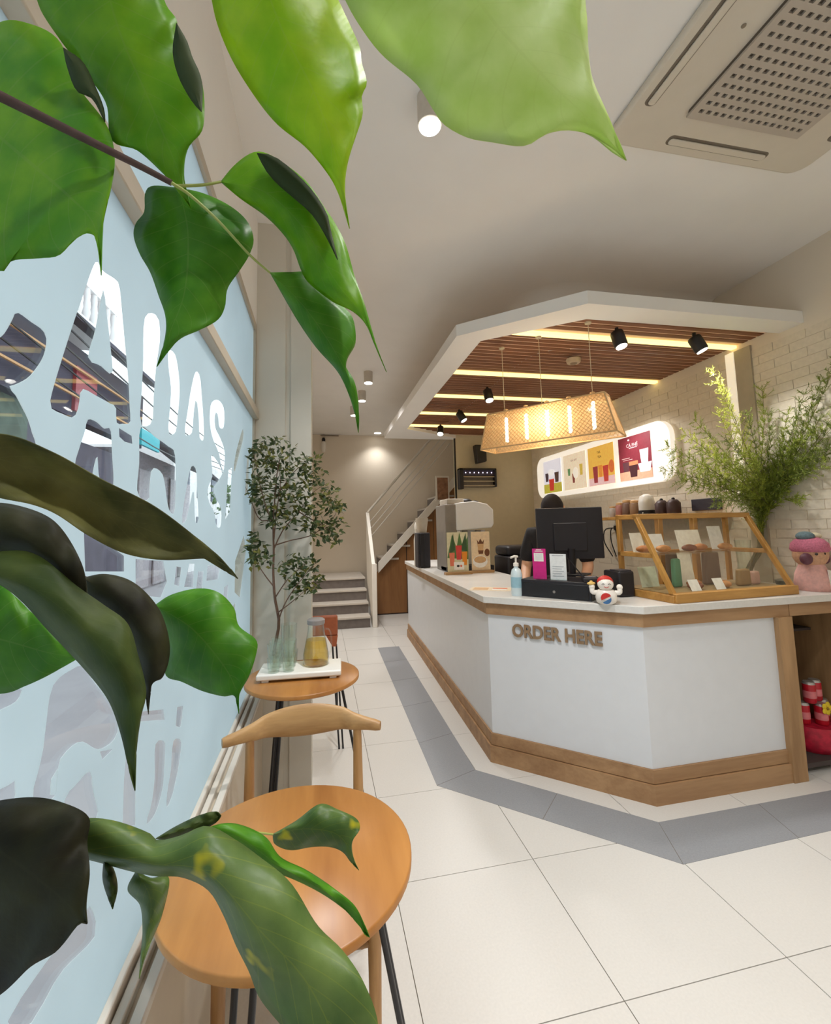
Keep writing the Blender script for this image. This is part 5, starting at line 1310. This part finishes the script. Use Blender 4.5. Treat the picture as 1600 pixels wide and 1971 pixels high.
G_OL = leafmat('leaf_olive', (66,68,36), (122,120,68), (90,90,56), .15, vein=(130,128,80), rough=.6, spec=.2)
G_SP = leafmat('leaf_spotted', (76,104,48), (112,134,68), (84,98,64), .3, vein=(206,206,40), spots=(190,182,36))
def leaf(A, Bs, mid, d0, d1, mat, curl=.012, tilt=0., fold=0., sag=0., n=64, m=5, label=None):
    """heart leaf traced from base to tip: left edge A, right edge Bs, midrib mid (photo measurements), distances d0..d1"""
    base, tip = mid[0], mid[-1]
    A = [base]+A+[tip]; Bs = [base]+Bs+[tip]
    def rs(P): return spl([Vector((x, y, 0)) for x, y in P], n)
    a, b, c = rs(A), rs(Bs), rs(mid)
    mb = MB(); uv = []; V = []
    for i in range(n):
        t = i/(n-1)
        for k in range(-m, m+1):
            v = k/m; e = a[i] if v < 0 else b[i]
            q = c[i].lerp(e, abs(v))
            D = d0+(d1-d0)*t+curl*v*v*math.sin(PI*min(1, t*1.1+.05))-fold*abs(v)*math.sin(PI*t)+tilt*v*math.sin(PI*t)+sag*math.sin(PI*t)+.0022*math.sin(9*t*PI+abs(v)*2)*abs(v)
            V.append(at(q.x, q.y, D=D)); uv.append((t, .5+.5*v))
    W_ = 2*m+1
    F = [(i*W_+k, i*W_+k+1, (i+1)*W_+k+1, (i+1)*W_+k) for i in range(n-1) for k in range(2*m)]
    mb.add(V, F); mb.uv = uv
    # face the camera with the upper side
    nm = (V[W_]-V[0]).cross(V[1]-V[0]); f0 = F[(n//2)*2*m+m]
    nm = (V[f0[1]]-V[f0[0]]).cross(V[f0[2]]-V[f0[0]])
    if nm.dot(Vector((0, 0, CAM_H))-V[f0[0]]) < 0: mb.f = [f[::-1] for f in mb.f]
    o = mb.build('leaf', mat, plant, smooth=True, solid=.0005)
    if label: o['label'] = label
    return o
def flap(P, d, mat, dd=-.006):
    """turned-over leaf edge, its shade put into a dark colour"""
    n = len(P)//2
    A = P[:n+1]; Bq = [P[0]]+P[:n:-1]+[P[n]]
    a = spl([Vector((x, y, 0)) for x, y in A], 14); b = spl([Vector((x, y, 0)) for x, y in Bq], 14)
    V = []; W_ = 5
    for i in range(14):
        for k in range(W_):
            q = a[i].lerp(b[i], k/(W_-1)); V.append(at(q.x, q.y, D=d+dd*math.sin(PI*k/(W_-1)*.9)))
    F = [(i*W_+k, i*W_+k+1, (i+1)*W_+k+1, (i+1)*W_+k) for i in range(13) for k in range(W_-1)]
    nm = (V[F[20][1]]-V[F[20][0]]).cross(V[F[20][2]]-V[F[20][0]])
    if nm.dot(Vector((0, 0, CAM_H))-V[F[20][0]]) > 0: F = [f[::-1] for f in F]
    mb = MB().add(V, F); mb.uv = [(0, .3)]*len(V)
    mb.build('leaf_fold', mat, plant, smooth=True, solid=.0005)
# upper cluster
leaf([(-60,95),(0,43),(60,47),(115,80),(150,165),(205,240),(221,305),(212,370),(199,430)], [(-115,330),(-75,480),(0,522),(22,502),(75,497),(115,490),(150,450),(172,438),(187,470)], [(-90,190),(30,290),(130,375),(182,435),(195,530)], .36, .30, G_BR)
leaf([(80,-40),(75,10),(115,75),(165,140),(205,200),(215,270),(265,290),(315,335),(342,368)], [(290,-60),(320,10),(338,35),(347,70),(366,105),(390,165),(391,245),(362,285),(354,330),(360,370)], [(190,-90),(230,60),(290,200),(338,315),(368,402)], .30, .34, G_BR)
flap([(340,45),(333,100),(345,150),(370,195),(388,215),(390,170),(384,140),(370,110),(360,80)], .305, G_SH)
flap([(122,92),(130,130),(148,175),(178,190),(202,235),(200,210),(185,170),(160,120)], .315, G_SH)
leaf([(410,-60),(412,20),(440,100),(480,170),(530,235),(590,285),(635,340),(656,385)], [(600,-80),(645,-10),(665,30),(692,90),(696,120),(706,160),(696,185),(697,225),(670,310),(664,370)], [(480,-120),(540,50),(605,180),(652,320),(673,440)], .27, .31, G_YL, curl=.02)
leaf([(640,-80),(665,0),(700,60),(740,110),(800,160),(832,208),(855,240),(900,265),(950,274),(1010,281),(1050,258),(1095,250),(1140,262),(1178,292)], [(1000,-160),(1110,-60),(1128,20),(1132,90),(1140,150),(1165,210),(1192,272)], [(820,-200),(920,0),(1040,140),(1150,245),(1206,309)], .22, .26, G_PL, curl=.015)
leaf([(295,358),(280,372),(278,408),(262,430),(258,455),(270,490),(290,525),(306,570),(319,610),(318,650)], [(390,372),(440,395),(475,425),(488,460),(480,490),(462,520),(438,555),(433,590),(420,615),(385,635),(350,650),(325,675)], [(345,362),(362,450),(356,560),(327,640),(302,706)], .345, .34, G_MD, curl=.02)
leaf([(460,380),(510,415),(545,450),(565,480),(580,520),(595,545),(640,580),(680,600),(705,625),(722,665)], [(450,320),(480,297),(505,293),(540,310),(590,350),(625,400),(645,430),(665,470),(682,530),(700,580),(717,640),(730,680)], [(425,350),(510,370),(585,440),(645,540),(700,612),(744,716)], .345, .335, G_BR)
flap([(495,295),(512,328),(535,355),(570,385),(600,412),(625,450),(650,500),(634,432),(628,408),(600,365),(560,325),(525,300)], .328, G_SH, -.004)
leaf([(540,560),(575,620),(610,670),(650,715),(672,760),(684,800)], [(560,524),(592,526),(620,560),(660,590),(680,615),(684,660),(668,690),(665,705),(680,730),(688,760),(691,800)], [(520,525),(585,590),(642,672),(676,742),(690,833)], .345, .375, G_MD)
def branch(px, d0, d1, r0, r1, name='branch'):
    q = spl([at(x, y, D=d0+(d1-d0)*i/(len(px)-1)) for i, (x, y) in enumerate(px)], 26)
    MB().tube(q, [r0+(r1-r0)*k/25 for k in range(26)], 8).build(name, FBARK if name == 'branch' else pm('petiole', (150,160,84), .5), plant, smooth=True)
branch([(-160,90),(-40,165),(0,185),(100,235),(200,285),(270,320),(330,352)], .285, .325, .0042, .0022)
branch([(330,352),(365,375),(420,425),(480,490),(520,525)], .312, .345, .0012, .0009, 'petiole')
branch([(340,358),(390,356),(425,350)], .322, .345, .0012, .001, 'petiole')
q = at(-160, 90, D=.285); MB().tube(spl([Vector((-.2, .08, 1.75)), Vector((-.215, .1, 1.72)), q], 12), .005, 8).build('branch', FBARK, plant, smooth=True)
# lower cluster
leaf([(-60,940),(0,958),(60,970),(110,990),(170,1030),(240,1065),(320,1078),(400,1075),(440,1092)], [(0,835),(100,870),(200,925),(290,970),(360,1020),(410,1060),(432,1082)], [(-120,850),(80,910),(220,990),(350,1050),(458,1114)], .17, .24, G_OL, curl=-.01)
leaf([(-40,1060),(30,1070),(80,1090),(120,1120),(150,1145)], [(-20,968),(40,975),(100,1000),(140,1050),(162,1100),(168,1145)], [(-100,980),(40,1030),(120,1090),(166,1162)], .26, .27, G_PU, curl=.02)
leaf([(0,1125),(45,1160),(90,1210),(145,1268),(190,1320),(215,1360),(235,1420),(248,1480)], [(0,1062),(70,1068),(150,1130),(200,1165),(245,1200),(265,1260),(281,1330),(271,1380),(263,1440)], [(-90,1080),(60,1130),(170,1220),(240,1320),(257,1420),(260,1522)], .25, .24, G_DK, curl=.02)
leaf([(-110,1330),(0,1335),(50,1320),(100,1296)], [(-60,1110),(0,1125),(60,1178),(110,1228)], [(-140,1200),(0,1230),(90,1255),(152,1266)], .31, .31, G_MD)
leaf([(165,1150),(200,1190),(240,1230),(265,1280),(280,1320),(281,1345)], [(200,1105),(245,1115),(280,1140),(310,1180),(325,1230),(325,1270),(312,1305),(293,1312),(286,1340)], [(160,1112),(230,1160),(280,1230),(292,1290),(286,1375)], .36, .36, G_PU, curl=.02)
leaf([(310,1200),(325,1250),(318,1290),(325,1305),(350,1312),(390,1330),(430,1340),(450,1338),(456,1355)], [(330,1145),(380,1133),(420,1140),(450,1170),(460,1205),(493,1232),(493,1260),(480,1300),(466,1325),(460,1340)], [(298,1165),(370,1210),(430,1280),(455,1330),(460,1374)], .42, .40, G_MD, curl=.025)
leaf([(-130,1800),(-70,1940),(0,1915),(60,1860),(110,1830),(150,1780)], [(-20,1545),(60,1535),(120,1545),(170,1572),(168,1620),(173,1680),(166,1740)], [(-110,1570),(20,1650),(110,1720),(168,1778)], .27, .25, G_PU, curl=.025)
leaf([(150,1648),(200,1662),(250,1676),(300,1686),(350,1688),(400,1712),(430,1760),(455,1820),(480,1870),(500,1920),(540,1971),(600,2040)], [(110,1590),(160,1575),(220,1580),(285,1603),(305,1618),(350,1608),(400,1590),(455,1618),(500,1650),(560,1700),(610,1780),(660,1830),(700,1890),(728,1971),(720,2060)], [(90,1622),(180,1640),(290,1662),(400,1680),(500,1790),(600,1905),(690,2110)], .30, .26, G_SP, curl=.02)
leaf([(530,1625),(560,1636),(600,1630),(635,1630),(660,1640),(676,1660)], [(570,1580),(615,1548),(650,1558),(685,1575),(693,1595),(678,1620),(680,1650)], [(525,1606),(590,1595),(655,1610),(691,1675)], .42, .41, G_SP)
leaf([(400,1622),(450,1637),(500,1668),(560,1690),(610,1714),(650,1740),(685,1770),(702,1798)], [(430,1585),(470,1590),(512,1612),(540,1650),(590,1675),(640,1708),(682,1742),(702,1780)], [(380,1600),(460,1612),(540,1668),(630,1718),(712,1804)], .36, .38, G_MD)
leaf([(330,1618),(380,1602),(416,1583)], [(340,1590),(385,1569),(415,1562)], [(300,1614),(360,1594),(426,1570)], .35, .37, G_DK)
leaf([(246,1712),(270,1742),(275,1790),(272,1830)], [(290,1690),(325,1690),(312,1760),(292,1810),(277,1850)], [(262,1676),(290,1730),(285,1800),(268,1884)], .32, .30, G_SP)
leaf([(198,1692),(207,1725)], [(218,1672),(226,1710)], [(200,1655),(212,1700),(217,1750)], .30, .30, G_DK)
branch([(-120,1640),(40,1622),(150,1640),(270,1660),(300,1640)], .28, .335, .003, .0016)
branch([(300,1640),(380,1600),(460,1600),(525,1606)], .335, .42, .0016, .0009, 'petiole')
branch([(-140,1120),(0,1090),(160,1112),(298,1165)], .30, .42, .0028, .0012)
for q, z in ((at(-120, 1640, D=.28), 1.05), (at(-140, 1120, D=.30), 1.32), (at(-120, 850, D=.17), 1.45)):
    MB().tube(spl([Vector((-.195, .045, z)), Vector((-.2, .08, z+.01)), q], 12), .003, 8).build('branch', FBARK, plant, smooth=True)

# ================================================================== STREET OUTSIDE
struct('road', MB().box(-16, -.462, -6, 45, -.3, -.15), pm('asphalt', (176,172,176), .8, var=.06, scale=3), 'pale grey street outside the window', 'road')
FX = -5.0
def fp_(x, y): return at(x, y, X=FX)
bA = thing('shop_building', (FX-2, 8, -.15), 'dark shophouse with white balcony across the street', 'building')
GA = pm('dark_shopfront', (86,80,92), .8, var=.2, scale=3); GW = pm('far_white_wall', (232,228,226), .8, var=.05, scale=2)
yA1 = fp_(255, 700).y
MB().box(FX-4, FX, 3.2, yA1, -.15, 3.4).build('shopfront', GA, bA)
zb3 = fp_(175, 640).z
MB().box(FX-4, FX-.6, 3.2, fp_(205, 600).y, 3.4, zb3+2.4).build('upper_storey', pm('upper_wall', (150,140,146), .8, var=.15), bA)
MB().box(FX-.6, FX+.25, 3.2, fp_(205, 640).y, zb3-.15, zb3).build('balcony_slab', GW, bA)
MB().box(FX+.1, FX+.22, 3.2, fp_(205, 640).y, zb3+.72, zb3+.85).build('balcony_rail', GW, bA)
yy = 4.0
while yy < fp_(203, 640).y:
    MB().lathe([(.05, 0), (.09, .2), (.05, .45), (.07, .6), (.06, .72)], 8, (FX+.16, yy, zb3)).build('baluster', GW, bA, smooth=True); yy += .3
zc1 = fp_(60, 682).z
MB().plate([(FX+.3, 3.2, zc1+.9), (FX+.3, yA1, zc1+.9), (FX+.9, yA1, zc1+.55), (FX+.9, 3.2, zc1+.55)], (0, 0, .08)).build('canopy', pm('dark_canopy', (64,60,74), .8, var=.1), bA)
MB().box(FX+.05, FX+.3, 3.2, yA1, fp_(100, 800).z, fp_(100, 655).z).build('signboard', pm('dark_sign', (60,56,70), .8, var=.15, scale=2), bA)
for px in (682, 742): 
    z = fp_(60, px).z; MB().box(FX+.4, FX+.44, 3.2, yA1-.4, z-.018, z+.018).build('timber_beam', pm('beam_tan', (196,150,104), .7), bA)
z0_, z1_ = fp_(130, 800).z, fp_(130, 715).z
MB().box(FX+.3, FX+.36, fp_(105, 750).y, fp_(150, 750).y, z0_, z1_).build('red_panel', ink(150,58,64), bA)
MB().box(FX+.02, FX+.08, 4, fp_(40, 860).y, fp_(30, 860).z, fp_(30, 770).z).build('shop_opening', pm('shop_inside', (92,104,92), .8, var=.3, scale=2), bA)
bB = thing('low_awning_shop', (FX-2, yA1+3, -.15), 'low shop with dark sloping awning farther along the street', 'building')
yB1 = fp_(340, 800).y
zB = fp_(250, 860).z
MB().box(FX-4, FX, yA1+.1, yB1, -.15, zB).build('wall', pm('low_wall', (140,132,138), .8, var=.2), bB)
MB().plate([(FX, yA1+.1, zB+.5), (FX, yB1, zB+.1), (FX+1.5, yB1, zB-.6), (FX+1.5, yA1+.1, zB-.3)], (0, 0, .1)).build('awning', MATS['dark_canopy'], bB)
MB().box(FX+1.3, FX+1.36, fp_(160, 850).y-.6, fp_(180, 850).y, fp_(165, 865).z, fp_(165, 835).z).build('teal_banner', ink(40,168,178), bB)
for k in range(4): MB().box(FX+.02, FX+.06, yA1+.6+k*1.3, yA1+1.5+k*1.3, -.1, zB-.5).build('shutter', pm('grey_shutter', (168,160,164), .6, var=.15), bB)
bC = thing('white_apartment', (FX-2, yB1+6, -.15), 'white multi-storey building down the street', 'building')
MB().box(FX-5, FX-.2, yB1+.5, yB1+14, -.15, 4.6).build('wall', GW, bC)
for k in range(5):
    for r_ in range(2):
        w2 = MB().box(FX-.21, FX-.16, yB1+1.2+k*2.4, yB1+2.4+k*2.4, .9+r_*2, 2.1+r_*2).build('window', ink(90,96,110), bC)
tr2 = thing('street_tree', (FX+2.4, yB1-1, -.15), 'green street tree beyond the awning shop', 'tree')
MB().tube([(FX+2.4, yB1-1, -.15), (FX+2.45, yB1-1, 2.0)], [.12, .07], 8).build('trunk', FBARK, tr2, smooth=True)
tf = MB(); rt2 = random.Random(5)
for k in range(500):
    c = Vector((FX+2.4+rt2.gauss(0, .4), yB1-1+rt2.gauss(0, .7), 2.5+rt2.gauss(0, .35))); d = Vector((rt2.gauss(0,1), rt2.gauss(0,1), rt2.gauss(0,1))).normalized()
    small_leaf(tf, c, d, .2, .06, Vector((rt2.gauss(0,1), rt2.gauss(0,1), 1)).normalized())
tag(tf.build('foliage', pm('street_leaf', (96,128,72), .7, var=.2), tr2), kind='stuff')
wr = thing('overhead_cables', (FX+2, 8, 3.3), 'sagging black overhead cables along the street', 'cables')
for k in range(5):
    MB().tube(spl([(FX+2+.1*k, 2, 3.6+.12*k), (FX+2+.1*k, 9, 3.0+.15*k), (FX+1.8+.1*k, 16, 3.5+.1*k), (FX+1.8, 30, 3.6+.1*k)], 30), .012, 5).build('cable', BLACK, wr)
